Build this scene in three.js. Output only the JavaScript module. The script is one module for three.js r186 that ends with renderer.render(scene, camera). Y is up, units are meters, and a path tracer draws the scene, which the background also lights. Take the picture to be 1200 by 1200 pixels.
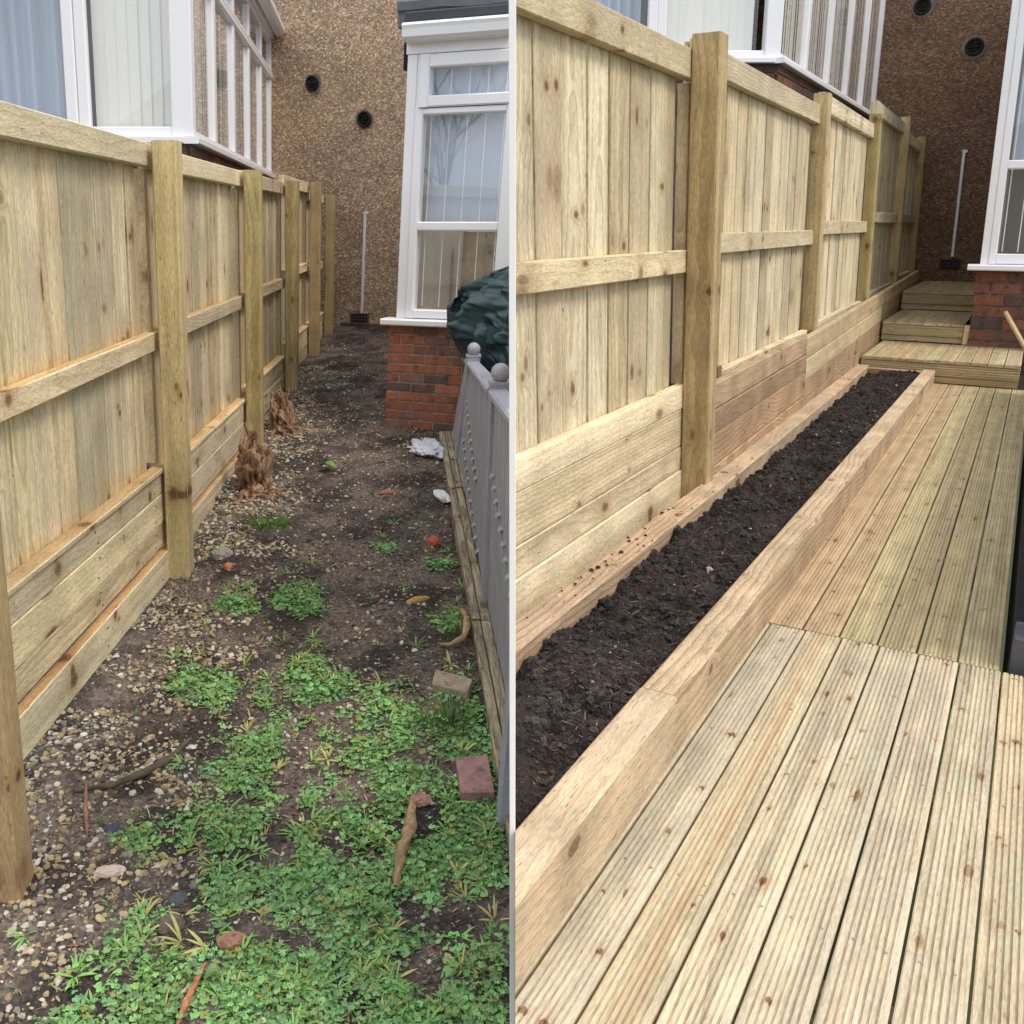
import * as THREE from 'three';
import { mergeGeometries } from 'three/addons/utils/BufferGeometryUtils.js';

// ───────────── camera, sky, sun, exposure ─────────────
const EYE = 1.8, PITCH = Math.atan(338 / 1100), CP = Math.cos(PITCH), SP = Math.sin(PITCH);
const scene = new THREE.Scene();
const camera = new THREE.PerspectiveCamera(2 * Math.atan(600 / 1100) * 180 / Math.PI, 1, 0.05, 400);
camera.position.set(0, EYE, 0);
camera.rotation.x = -PITCH;
camera.setViewOffset(1200, 1200, 100, 0, 1200, 1200);
const renderer = new THREE.WebGLRenderer({ antialias: true });
renderer.setSize(1024, 1024);
renderer.toneMapping = THREE.LinearToneMapping;
renderer.toneMappingExposure = 1.3;
renderer.shadowMap.enabled = true;
const sun = new THREE.DirectionalLight(0xfff1e2, 1.5);
sun.position.set(12.5, 17, 1);
sun.target.position.set(1.5, 0, -5);
sun.castShadow = true;
sun.shadow.radius = 34;
sun.shadow.mapSize.set(2048, 2048);
Object.assign(sun.shadow.camera, { left: -18, right: 18, top: 18, bottom: -18, near: 1, far: 60 });
scene.add(sun, sun.target);

// ───────────── random numbers and noise ─────────────
function rng(seed) { let a = seed >>> 0; return () => { a = (a + 0x6D2B79F5) | 0; let t = Math.imul(a ^ (a >>> 15), 1 | a); t = (t + Math.imul(t ^ (t >>> 7), 61 | t)) ^ t; return ((t ^ (t >>> 14)) >>> 0) / 4294967296; }; }
const rnd = rng(20240611);
const rr = (a, b) => a + (b - a) * rnd();
const pick = (a) => a[Math.floor(rnd() * a.length)];
const LAT = new Float32Array(65536); { const r = rng(77); for (let i = 0; i < 65536; i++) LAT[i] = r(); }
function vn(x, y, px = 256, py = 256) {
  let xi = Math.floor(x), yi = Math.floor(y); const fx = x - xi, fy = y - yi;
  const x0 = ((xi % px) + px) % px & 255, x1 = (((xi + 1) % px) + px) % px & 255, y0 = (((yi % py) + py) % py & 255) << 8, y1 = ((((yi + 1) % py) + py) % py & 255) << 8;
  const u = fx * fx * (3 - 2 * fx), v = fy * fy * (3 - 2 * fy);
  const a = LAT[y0 | x0], b = LAT[y0 | x1], c = LAT[y1 | x0], d = LAT[y1 | x1];
  return a + (b - a) * u + (c - a + (a - b - c + d) * u) * v;
}
const fbm = (x, y, o = 4) => { let s = 0, a = 0.5; for (let i = 0; i < o; i++) { s += a * vn(x, y); x = x * 2.03 + 17.1; y = y * 2.03 + 9.7; a *= 0.5; } return s / (1 - Math.pow(0.5, o)); };
const clamp = (x, a = 0, b = 1) => Math.min(b, Math.max(a, x));
const sst = (a, b, x) => { const t = clamp((x - a) / (b - a)); return t * t * (3 - 2 * t); };
const mixc = (a, b, t) => [a[0] + (b[0] - a[0]) * t, a[1] + (b[1] - a[1]) * t, a[2] + (b[2] - a[2]) * t];

// ───────────── sky: an even winter overcast ─────────────
{
  const W = 256, H = 128, data = new Float32Array(W * H * 4);
  for (let j = 0; j < H; j++) for (let i = 0; i < W; i++) {
    const el = (j + 0.5) / H * Math.PI - Math.PI / 2, s = Math.max(0, Math.sin(el));
    const cx = Math.cos(i / W * Math.PI * 2) * Math.cos(el), cz = Math.sin(i / W * Math.PI * 2) * Math.cos(el);
    const cl = fbm(cx * 2.2 + 20, cz * 2.2 + el * 2 + 31, 4) - 0.5;
    const L = 1.05 * (1 + 0.7 * s) / 1.4 * (1 + 0.3 * cl), o = (j * W + i) * 4;
    data[o] = L * 0.96; data[o + 1] = L * 1.0; data[o + 2] = L * (1.07 - 0.1 * cl); data[o + 3] = 1;
  }
  const t = new THREE.DataTexture(data, W, H, THREE.RGBAFormat, THREE.FloatType);
  t.mapping = THREE.EquirectangularReflectionMapping; t.magFilter = t.minFilter = THREE.LinearFilter; t.wrapS = THREE.RepeatWrapping; t.needsUpdate = true;
  scene.background = t; scene.environment = t;
}

// ───────────── places: plan coordinates to world ─────────────
// left strip (x right, y from eye level, z ahead); its timber has settled sideways a little
const mapL = (x, y, z) => [x + 0.045 * (y + 1.5), y + EYE, -z];
const flat = (x, y, z) => [x, y + EYE, -z];
const PHI = Math.atan(0.395), HC = Math.cos(PHI), HS = Math.sin(PHI);
const mapH = (s, y, w) => { s += 0.06 * (y + 0.65); return [-0.26 + s * HC + w * HS, y + EYE, -(6.7 - s * HS + w * HC)]; };
// right strip (n across, d along the fence)
const TH = 32.2 * Math.PI / 180, RC = Math.cos(TH), RS = Math.sin(TH);
const mapRoot = (n, y, d) => [n * RC + d * RS, y + EYE, -(d * RC - n * RS)];
const mapR = (n, y, d) => mapRoot(n - 0.055 * (y + 1.3), y, d);
// the fence line swings away from the deck a little beyond the first post
const dr = (d) => (d < 4.5 ? 0 : d < 7.45 ? 0.03 * (d - 4.5) / 2.95 : 0.03 + 0.014 * (d - 7.45));
const mapF = (n, y, d) => mapR(n - dr(d), y, d);
const knee = (a, b) => [0, ...[4.5, 7.45].filter((q) => q > a + 0.01 && q < b - 0.01).map((q) => (q - a) / (b - a)), 1];
const mapB = (n, y, d) => mapRoot(n - 0.04 * (y + 1.157), y, d);

// the white board between the two strips stands in this plane; either strip is built up to it only
const side = (p, k) => p[0] - k * (-p[2] * CP - (p[1] - EYE) * SP);
const KL = 97.2 / 1100, KR = 103.8 / 1100;
function clipGeo(g, which) {
  g = g.index ? g.toNonIndexed() : g;
  const k = which === 'L' ? KL : KR, sg = which === 'L' ? -1 : 1, P = g.attributes.position.array;
  let cut = false;
  for (let i = 0; i < P.length; i += 3) if (sg * side([P[i], P[i + 1], P[i + 2]], k) < 0) { cut = true; break; }
  if (!cut) return g;
  const names = Object.keys(g.attributes), out = {}; for (const n of names) out[n] = [];
  const V = (i) => { const v = {}; for (const n of names) { const a = g.attributes[n], s = a.itemSize; v[n] = Array.from(a.array.slice(i * s, i * s + s)); } v.d = sg * side(v.position, k); return v; };
  const mix = (a, b) => { const t = a.d / (a.d - b.d), v = { d: 0 }; for (const n of names) v[n] = a[n].map((q, i) => q + (b[n][i] - q) * t); return v; };
  for (let i = 0; i < P.length / 3; i += 3) {
    const tri = [V(i), V(i + 1), V(i + 2)], poly = [];
    for (let j = 0; j < 3; j++) { const a = tri[j], b = tri[(j + 1) % 3]; if (a.d >= 0) poly.push(a); if ((a.d >= 0) !== (b.d >= 0)) poly.push(mix(a, b)); }
    for (let j = 1; j + 1 < poly.length; j++) for (const v of [poly[0], poly[j], poly[j + 1]]) for (const n of names) out[n].push(...v[n]);
  }
  const r = new THREE.BufferGeometry();
  for (const n of names) r.setAttribute(n, new THREE.Float32BufferAttribute(out[n], g.attributes[n].itemSize));
  return r;
}

// ───────────── objects ─────────────
const bases = new Map(), used = new Map();
function numbered(n) { const k = used.get(n) || 0; used.set(n, k + 1); return k ? n + '_' + String(k).padStart(3, '0') : n; }
function thing(name, label, category, base = [0, 0, 0], group) {
  const o = new THREE.Group(); o.name = numbered(name); o.position.set(...base); scene.add(o); bases.set(o, base);
  o.userData = { label, category }; if (group) o.userData.group = group; return o;
}
function add(parent, name, g, mat, clip) {           // g in world coordinates
  if (clip) g = clipGeo(g, clip);
  if (!g.attributes.position.count) return null;
  const b = parent ? bases.get(parent) : [0, 0, 0];
  g.translate(-b[0], -b[1], -b[2]);
  if (!g.attributes.normal) g.computeVertexNormals();
  const m = new THREE.Mesh(g, mat); m.name = parent ? name : numbered(name); m.castShadow = m.receiveShadow = true;
  (parent || scene).add(m); bases.set(m, b); return m;
}
function struct(name, g, mat, clip) { const m = add(null, name, g, mat, clip); m.userData.kind = 'structure'; return m; }

// a board, rail, post or block: eight-sided section (chamfered arrises) run along its grain
// o: at (wood atlas), ch chamfer, tint, tintFn(point, face, along), segs
function prism(map, axis, lo, hi, o = {}) {
  const i = (axis + 1) % 3, j = (axis + 2) % 3, at = o.at || { cols: 1, colW: 1, len: 1 };
  const wi = hi[i] - lo[i], wj = hi[j] - lo[j], ch = Math.min(o.ch ?? 0.004, wi * 0.3, wj * 0.3), L = hi[axis] - lo[axis];
  const q = ch > 0 ? [[ch, 0, 'j-'], [wi - ch, 0, 'e'], [wi, ch, 'i+'], [wi, wj - ch, 'e'], [wi - ch, wj, 'j+'], [ch, wj, 'e'], [0, wj - ch, 'i-'], [0, ch, 'e']]
    : [[0, 0, 'j-'], [wi, 0, 'i+'], [wi, wj, 'j+'], [0, wj, 'i-']];
  const n = q.length, segs = o.segs || [0, 1], col = o.col ?? Math.floor(rnd() * at.cols), v0 = o.v0 ?? rnd(), flip = rnd() < 0.5;
  const P = [], U = [], C = [], T = o.tint || [1, 1, 1];
  const pt = (k, s) => { const p = [0, 0, 0]; p[axis] = lo[axis] + L * s; p[i] = lo[i] + q[k][0]; p[j] = lo[j] + q[k][1]; return p; };
  const push = (p, u, v, face) => {
    P.push(...map(p[0], p[1], p[2]));
    let un = u; if (flip) un = 1 - un;
    U.push((col + 0.02 + 0.96 * clamp(un)) / at.cols, v0 + v / at.len);
    const t = o.tintFn ? o.tintFn(p, face) : [1, 1, 1]; C.push(T[0] * t[0], T[1] * t[1], T[2] * t[2]);
  };
  for (let k = 0; k < n; k++) {
    const k2 = (k + 1) % n, face = q[k][2], alongI = Math.abs(q[k2][0] - q[k][0]) >= Math.abs(q[k2][1] - q[k][1]);
    const full = alongI ? wi : wj, sc = Math.max(full, at.colW), off = face === 'e' ? 0 : (sc - full) / sc * 0.5;
    const ua = off + (alongI ? q[k][0] : q[k][1]) / sc, ub = off + (alongI ? q[k2][0] : q[k2][1]) / sc;
    for (let s = 0; s + 1 < segs.length; s++) {
      const a = segs[s], b = segs[s + 1], A = pt(k, a), B = pt(k2, a), D = pt(k2, b), E = pt(k, b);
      push(A, ua, a * L, face); push(B, ub, a * L, face); push(D, ub, b * L, face);
      push(A, ua, a * L, face); push(D, ub, b * L, face); push(E, ua, b * L, face);
    }
  }
  for (const s of [0, 1]) for (let k = 1; k + 1 < n; k++) for (const m of s ? [0, k, k + 1] : [0, k + 1, k]) push(pt(m, s), q[m][0] / Math.max(wi, at.colW), q[m][1] * 0.15, 'cap');
  const g = new THREE.BufferGeometry();
  g.setAttribute('position', new THREE.Float32BufferAttribute(P, 3)); g.setAttribute('uv', new THREE.Float32BufferAttribute(U, 2)); g.setAttribute('color', new THREE.Float32BufferAttribute(C, 3));
  // the maps keep handedness or flip it: make faces look outwards
  const a = map(0, 0, 0), bx = map(1, 0, 0), by = map(0, 1, 0), bz = map(0, 0, 1), e = [bx, by, bz].map((v) => new THREE.Vector3(v[0] - a[0], v[1] - a[1], v[2] - a[2]));
  if (e[0].dot(e[1].cross(e[2])) < 0) flipTris(g);
  g.computeVertexNormals(); return g;
}
function flipTris(g) { for (const k in g.attributes) { const a = g.attributes[k], s = a.itemSize, r = a.array; for (let t = 0; t < a.count; t += 3) for (let c = 0; c < s; c++) { const x = r[(t + 1) * s + c]; r[(t + 1) * s + c] = r[(t + 2) * s + c]; r[(t + 2) * s + c] = x; } } }
const box = (map, lo, hi, o = {}) => { const d = [hi[0] - lo[0], hi[1] - lo[1], hi[2] - lo[2]]; return prism(map, o.axis ?? d.indexOf(Math.max(...d)), lo, hi, o); };

// ───────────── textures ─────────────
function dataTex(W, H, fn, srgb = true) {
  const d = new Uint8Array(W * H * 4);
  fn(d);
  const t = new THREE.DataTexture(d, W, H); t.wrapS = t.wrapT = THREE.RepeatWrapping; t.magFilter = THREE.LinearFilter; t.minFilter = THREE.LinearMipmapLinearFilter; t.generateMipmaps = true;
  if (srgb) t.colorSpace = THREE.SRGBColorSpace; t.needsUpdate = true; return t;
}
function woodAtlas(o) {
  const W = o.W || 2048, H = o.H || 2048, cols = o.cols, cw = W / cols, bump = new Uint8Array(W * H * 4), r = rng(o.seed);
  const map = dataTex(W, H, (D) => {
    for (let c = 0; c < cols; c++) {
      const xc = r() * 1.8 - 0.4, F = o.rings * (0.6 + 0.8 * r()), tone = 1 + (r() - 0.5) * o.vary, warm = (r() - 0.5) * o.warm, lwA = o.late * (0.5 + r()), kn = [];
      const nk = Math.round(o.knots * (0.4 + 1.2 * r())), stripeX = r(), stripeW = r() < (o.stripe || 0) ? 0.06 + 0.16 * r() : 0;
      let cy = r();
      for (let k = 0; k < nk; k++) { cy += (0.5 + r()) / nk; const m = r() < 0.5 ? 1 : 2, big = o.knotR * (0.45 + 0.9 * r() * r() + 0.25 * r()); for (let z = 0; z < m; z++) kn.push([0.1 + 0.8 * r(), (cy + 0.012 * r()) % 1, big * (0.7 + 0.6 * r()), big * (0.8 + 3.2 * r() * r()), 0.25 + 0.75 * r()]); }
      for (let j = 0; j < H; j++) {
        const y = j / H, w1 = vn(c * 7.3 + 0.5, y * 8, 256, 8) - 0.5, w3 = vn(c * 5.1 + 90.5, y * 5, 256, 5), w4 = vn(c * 3.7 + 40.5, y * 24, 256, 24) - 0.5;
        const near = kn.filter((q) => { let dy = Math.abs(y - q[1]); if (dy > 0.5) dy = 1 - dy; return dy * o.len < q[3] * 4.5; });
        for (let i = 0; i < cw; i++) {
          const x = i / cw, X = x - xc - w1 * 0.35 - w4 * 0.05;
          let R = F * Math.sqrt(X * X + 0.004 + 0.16 * w3 * w3) + (o.wob ?? 0.3) * vn(x * 5 + c * 11, y * 60, 256, 60), kt = 0, halo = 0, kr = 0;
          for (const q of near) {
            let dy = y - q[1]; if (dy > 0.5) dy -= 1; if (dy < -0.5) dy += 1;
            const dx = (x - q[0]) * o.colW / q[2], dd = dy * o.len / q[3], d2 = dx * dx + dd * dd;
            R += 2.4 * Math.exp(-d2 * 0.32);
            if (d2 < 16) { const d = Math.sqrt(d2) * (0.85 + 0.3 * vn(x * 20 + c, y * 500, 256, 500)); const t = (1 - sst(o.soft ? 0.35 : 0.72, o.soft ? 1.35 : 1.15, d)) * q[4]; if (t > kt) { kt = t; kr = d; } halo = Math.max(halo, Math.exp(-d * d * 0.22) * q[4]); }
          }
          const s = R - Math.floor(R), lw = s * s * s * (1 - sst(0.9, 1, s)) * 1.5;
          const fib = vn(i * 0.55 + c * 37, y * 260, 256, 260) - 0.5, fib2 = vn(i * 0.16 + c * 21, y * 60, 256, 60) - 0.5, blot = vn(x * 2.5 + c * 13, y * 30, 256, 30) - 0.5, gr = vn(i * 0.8 + 7, j * 0.8 + 3) - 0.5;
          let cl = mixc(o.base, o.dark, clamp(lw * lwA + 0.25 * Math.max(0, fib2)));
          const sk = o.streak ? (vn(x * 7 + c * 19, y * 3 + c, 256, 3) - 0.5) * o.streak : 0, f = tone * (1 + sk + fib * o.fibre + blot * o.blotch + gr * 0.06);
          cl = [cl[0] * f * (1 + warm), cl[1] * f, cl[2] * f * (1 - warm)];
          if (stripeW) { const t = sst(stripeW, stripeW * 0.4, Math.abs(x - stripeX - w1 * 0.2)) * (0.3 + 0.5 * fib2 + 0.25 * w3); cl = mixc(cl, o.stripeCol, clamp(t)); }
          if (o.green) { const t = sst(0.74, 0.92, vn(x * 3 + c * 29, y * 16 + 5, 256, 16) * 0.75 + 0.25 * vn(x * 9, y * 90, 256, 90)) * 0.28; cl = mixc(cl, o.greenCol, t); }
          if (halo > 0.02) cl = mixc(cl, o.halo, halo * 0.55);
          if (kt > 0) { const ring = 0.85 + 0.25 * Math.sin(kr * 14); cl = mixc(cl, [o.knot[0] * ring, o.knot[1] * ring, o.knot[2] * ring], kt * 0.9); }
          // short drying checks and pin marks
          const ck = vn(i * 0.42 + c * 5, y * 110 + 9, 256, 110); const t2 = ck > o.checks ? (ck - o.checks) / (1 - o.checks) : 0;
          if (t2 > 0) cl = mixc(cl, o.knot, t2 * 0.8);
          const p = (j * W + c * cw + i) * 4;
          D[p] = clamp(cl[0], 0, 255); D[p + 1] = clamp(cl[1], 0, 255); D[p + 2] = clamp(cl[2], 0, 255); D[p + 3] = 255;
          bump[p] = bump[p + 1] = bump[p + 2] = clamp(150 + fib * 70 + gr * 40 - lw * 30 - t2 * 120 - kt * 25, 0, 255); bump[p + 3] = 255;
        }
      }
    }
  });
  const bt = dataTex(W, H, (d) => d.set(bump), false);
  return { cols, colW: o.colW, len: o.len, map, bump: bt };
}
const PINE = woodAtlas({ cols: 16, colW: 0.2, len: 4, seed: 5, rings: 9, vary: 0.16, warm: 0.045, late: 0.4, knots: 5, knotR: 0.023, base: [208, 193, 161], dark: [168, 147, 112], halo: [156, 124, 86], knot: [114, 83, 54], fibre: 0.19, blotch: 0.13, checks: 0.93, streak: 0.16, soft: 1 });
const DECK = woodAtlas({ cols: 16, colW: 0.12, len: 3.4, seed: 9, rings: 6, vary: 0.06, warm: 0.015, late: 0.4, knots: 11, knotR: 0.0085, base: [188, 175, 149], dark: [158, 138, 106], halo: [164, 136, 104], knot: [128, 84, 50], fibre: 0.16, blotch: 0.12, checks: 0.95, stripe: 0.16, stripeCol: [180, 147, 114], green: true, greenCol: [166, 180, 156], streak: 0.18 });
const SLEEPER = woodAtlas({ W: 1024, cols: 4, colW: 0.24, len: 4, seed: 21, wob: 0.1, rings: 8, vary: 0.1, warm: 0.06, late: 0.5, knots: 7, knotR: 0.02, base: [198, 178, 150], dark: [154, 128, 100], halo: [150, 122, 92], knot: [100, 76, 56], fibre: 0.2, blotch: 0.2, checks: 0.9 });
const GREYWOOD = woodAtlas({ W: 512, H: 1024, cols: 2, colW: 0.14, len: 3, seed: 33, rings: 7, vary: 0.1, warm: 0.05, late: 0.7, knots: 6, knotR: 0.012, base: [158, 146, 122], dark: [104, 88, 62], halo: [96, 80, 56], knot: [60, 46, 32], fibre: 0.35, blotch: 0.35, checks: 0.84 });
function pebbles(seed, W, cells, tileM, pal) {
  const r = rng(seed), N = cells, px = [], pal2 = []; for (let i = 0; i < N * N; i++) { px.push([r(), r(), r()]); pal2.push(pal[Math.floor(r() * pal.length)].map((q, k) => q * (0.72 + 0.5 * px[i][2]))); }
  const bump = new Uint8Array(W * W * 4);
  const map = dataTex(W, W, (D) => {
    for (let j = 0; j < W; j++) for (let i = 0; i < W; i++) {
      const x = i / W * N, y = j / W * N, xi = Math.floor(x), yi = Math.floor(y); let b = 9, b2 = 9, id = 0;
      for (let a = -1; a <= 1; a++) for (let e = -1; e <= 1; e++) { const cx = (xi + a + N) % N, cy = (yi + e + N) % N, q = px[cy * N + cx], dx = xi + a + q[0] - x, dy = yi + e + q[1] - y, d = dx * dx + dy * dy; if (d < b) { b2 = b; b = d; id = cy * N + cx; } else if (d < b2) b2 = d; }
      const edge = Math.sqrt(b2) - Math.sqrt(b), st = sst(0.02, 0.3, edge), bl = 0.95 + 0.1 * vn(i / W * 8, j / W * 8, 8, 8);
      const c = mixc(pal.mortar, pal2[id], 0.25 + 0.75 * st), p = (j * W + i) * 4;
      D[p] = clamp(c[0] * bl, 0, 255); D[p + 1] = clamp(c[1] * bl, 0, 255); D[p + 2] = clamp(c[2] * bl, 0, 255); D[p + 3] = 255;
      const h = clamp(40 + 190 * Math.sqrt(st) * (0.6 + 0.4 * px[id][2]), 0, 255); bump[p] = bump[p + 1] = bump[p + 2] = h; bump[p + 3] = 255;
    }
  });
  return { cols: 1, colW: tileM, len: tileM, map, bump: dataTex(W, W, (d) => d.set(bump), false), tile: tileM };
}
const palL = [[214, 186, 156], [202, 172, 142], [184, 156, 130], [226, 204, 178], [192, 160, 128], [168, 146, 128], [206, 174, 140]]; palL.mortar = [150, 126, 106];
const DASH = pebbles(3, 1024, 116, 1.6, palL);
function noiseTex(W, f, srgb = true) { return dataTex(W, W, (D) => { for (let j = 0; j < W; j++) for (let i = 0; i < W; i++) { const c = f(i / W, j / W), p = (j * W + i) * 4; D[p] = clamp(c[0], 0, 255); D[p + 1] = clamp(c[1], 0, 255); D[p + 2] = clamp(c[2], 0, 255); D[p + 3] = 255; } }, srgb); }
const pf = (x, y, n, o = 4) => { let s = 0, a = 0.5, t = 0; for (let k = 0; k < o; k++) { s += a * vn(x * n + k * 37, y * n + k * 11, n, n); t += a; n *= 2; a *= 0.6; if (n > 256) n = 256; } return s / t; };
const SOILTEX = noiseTex(1024, (x, y) => { const n = pf(x, y, 8, 6), m = vn(x * 128, y * 128, 128, 128), g = vn(x * 256 + 3, y * 256, 256, 256); const t = sst(0.3, 0.7, n), c = mixc([58, 50, 46], [118, 104, 93], t), k = 0.72 + 0.4 * m + 0.3 * (g - 0.5); return g > 0.93 ? [170, 158, 138] : c.map((q) => q * k); });
const SOILBUMP = noiseTex(1024, (x, y) => { const v = 255 * (0.55 * pf(x, y, 16, 5) + 0.45 * vn(x * 200, y * 200, 200, 200)); return [v, v, v]; }, false);
const GRIME = noiseTex(512, (x, y) => { const n = pf(x, y, 6, 6), g = vn(x * 200, y * 200, 200, 200); const v = 222 + 60 * (n - 0.5) + 26 * (g - 0.5); return [v, v, v]; });
const BRICKTEX = noiseTex(512, (x, y) => { const n = pf(x, y, 10, 5), g = vn(x * 240, y * 240, 240, 240), d = sst(0.6, 0.75, pf(x + 0.3, y + 0.7, 14, 4)); const v = 200 + 90 * (n - 0.5) + 50 * (g - 0.5); return [v - d * 60, v - d * 45, v - d * 30]; });

// ───────────── materials ─────────────
const std = (p) => new THREE.MeshStandardMaterial(p);
const wood = (at, p = {}) => std({ map: at.map, bumpMap: at.bump, bumpScale: p.bs || 0.0025, roughness: p.r || 0.8, vertexColors: true, color: p.color || 0xffffff });
const M = {
  fence: wood(PINE), deck: wood(DECK, { bs: 0.002, r: 0.72 }), sleeper: wood(SLEEPER, { bs: 0.004 }), oldwood: wood(GREYWOOD, { bs: 0.004 }),
  upvc: std({ color: new THREE.Color().setRGB(0.86, 0.86, 0.9), roughness: 0.32 }),
  dash: std({ map: DASH.map, bumpMap: DASH.bump, bumpScale: 0.007, roughness: 0.95, vertexColors: true }),
  mortar: std({ color: new THREE.Color().setRGB(0.62, 0.54, 0.45), roughness: 0.95, map: BRICKTEX }),
  mortarDark: std({ color: new THREE.Color().setRGB(0.2, 0.16, 0.13), roughness: 0.95, map: BRICKTEX }),
  brick: std({ map: BRICKTEX, roughness: 0.85, vertexColors: true, bumpMap: BRICKTEX, bumpScale: 0.003 }),
  nail: std({ color: 0x3a342c, roughness: 0.6, metalness: 0.3 }),
  black: std({ color: 0x0b0b0d, roughness: 0.8 }), lead: std({ color: new THREE.Color().setRGB(0.17, 0.18, 0.22), roughness: 0.6, map: GRIME, bumpMap: GRIME, bumpScale: 0.006 }),
  render: std({ color: new THREE.Color().setRGB(0.26, 0.23, 0.21), roughness: 0.95, map: GRIME }),
  slate: std({ color: new THREE.Color().setRGB(0.06, 0.065, 0.08), roughness: 0.6, map: GRIME }),
  glass: new THREE.MeshPhysicalMaterial({ color: 0xffffff, roughness: 0.015, transmission: 1, thickness: 0, ior: 1.62 }),
  blind: std({ color: new THREE.Color().setRGB(0.88, 0.88, 0.84), roughness: 0.9, side: THREE.DoubleSide }),
  mirroredSky: std({ color: new THREE.Color().setRGB(0.5, 0.58, 0.7), roughness: 0.95 }),  // pale blue of mirrored sky, put into the colour
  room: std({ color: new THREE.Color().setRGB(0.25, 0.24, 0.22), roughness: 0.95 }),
  greyPaint: std({ color: new THREE.Color().setRGB(0.5, 0.5, 0.58), roughness: 0.5, map: GRIME, bumpMap: GRIME, bumpScale: 0.002 }),
  darkPaint: std({ color: new THREE.Color().setRGB(0.11, 0.115, 0.14), roughness: 0.5, map: GRIME }),
  white: std({ color: new THREE.Color().setRGB(0.93, 0.93, 0.93), roughness: 0.6 }),
  tarp: std({ color: new THREE.Color().setRGB(0.035, 0.08, 0.09), roughness: 0.36, map: GRIME }),
  soil: std({ map: SOILTEX, bumpMap: SOILBUMP, bumpScale: 0.02, roughness: 0.95 }),
  compost: std({ map: SOILTEX, bumpMap: SOILBUMP, bumpScale: 0.02, roughness: 0.9, color: new THREE.Color().setRGB(0.24, 0.19, 0.18) }),
  clod: std({ color: new THREE.Color().setRGB(0.018, 0.014, 0.013), roughness: 0.85 }),
  stone: std({ roughness: 0.85, color: 0xffffff }),
  leaf: new THREE.MeshPhysicalMaterial({ roughness: 0.62, color: 0xffffff, side: THREE.DoubleSide, transmission: 0.0 }),
  vc: std({ vertexColors: true, roughness: 0.9 }), turf: std({ color: new THREE.Color().setRGB(0.07, 0.085, 0.045), roughness: 1 }),
};
const G = (v) => [v, v, v];
const tone = (a, b) => { const v = rr(a, b); return [v * rr(0.98, 1.03), v, v * rr(0.94, 1.03)]; };

// ───────────── setting ─────────────
{ const g = new THREE.PlaneGeometry(240, 240, 1, 1); g.rotateX(-Math.PI / 2); g.translate(0, -2.02 + EYE, 0); struct('ground', g, M.turf); }
const gBase = (z) => (z < 6 ? -1.76 + 0.085 * (z - 2.3) : -1.4455 + 0.045 * (z - 6));
const gy = (x, z) => gBase(z) + 0.1 * (fbm(x * 1.3 + 5, z * 1.3 + 9, 3) - 0.5) + 0.05 * (fbm(x * 6 + 50, z * 6, 3) - 0.5) + 0.02 * (fbm(x * 30 + 3, z * 30, 2) - 0.5) + (x < -1.0 ? 0 : 0);
{
  const nx = 200, nz = 460, x0 = -2.6, x1 = 1.3, z0 = 1.2, z1 = 12.6, P = [], U = [], I = [];
  for (let j = 0; j <= nz; j++) for (let i = 0; i <= nx; i++) { const t = j / nz, z = z0 + (z1 - z0) * (0.45 * t + 0.55 * t * t), x = x0 + (x1 - x0) * i / nx; P.push(...flat(x, gy(x, z), z)); U.push(x / 1.5, z / 1.5); }
  for (let j = 0; j < nz; j++) for (let i = 0; i < nx; i++) { const a = j * (nx + 1) + i, b = a + 1, c = a + nx + 1, d = c + 1; I.push(a, b, d, a, d, c); }
  const g = new THREE.BufferGeometry(); g.setAttribute('position', new THREE.Float32BufferAttribute(P, 3)); g.setAttribute('uv', new THREE.Float32BufferAttribute(U, 2)); g.setIndex(I); g.computeVertexNormals();
  struct('garden_soil', g, M.soil, 'L');
}

// ───────────── white board standing in for the border line between the two views ─────────────
{
  const t = thing('divider_board', 'thin tall white board, stand-in for the border line between muddy strip and raised bed', 'board', [0.15, 0, -1.7]);
  const mp = (x, y, z) => { const fz = z * CP - y * SP; return [x + 100.5 / 1100 * fz, y + EYE, -z]; };
  add(t, 'board', box(mp, [-0.0058, -2.0, 1.62], [0.0058, 0.52, 2.2], { axis: 1, ch: 0.001 }), M.white);
  add(t, 'foot', box(mp, [-0.004, -2.02, 1.75], [0.004, -1.99, 2.3], { axis: 2, ch: 0.001 }), M.white);
}

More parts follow.
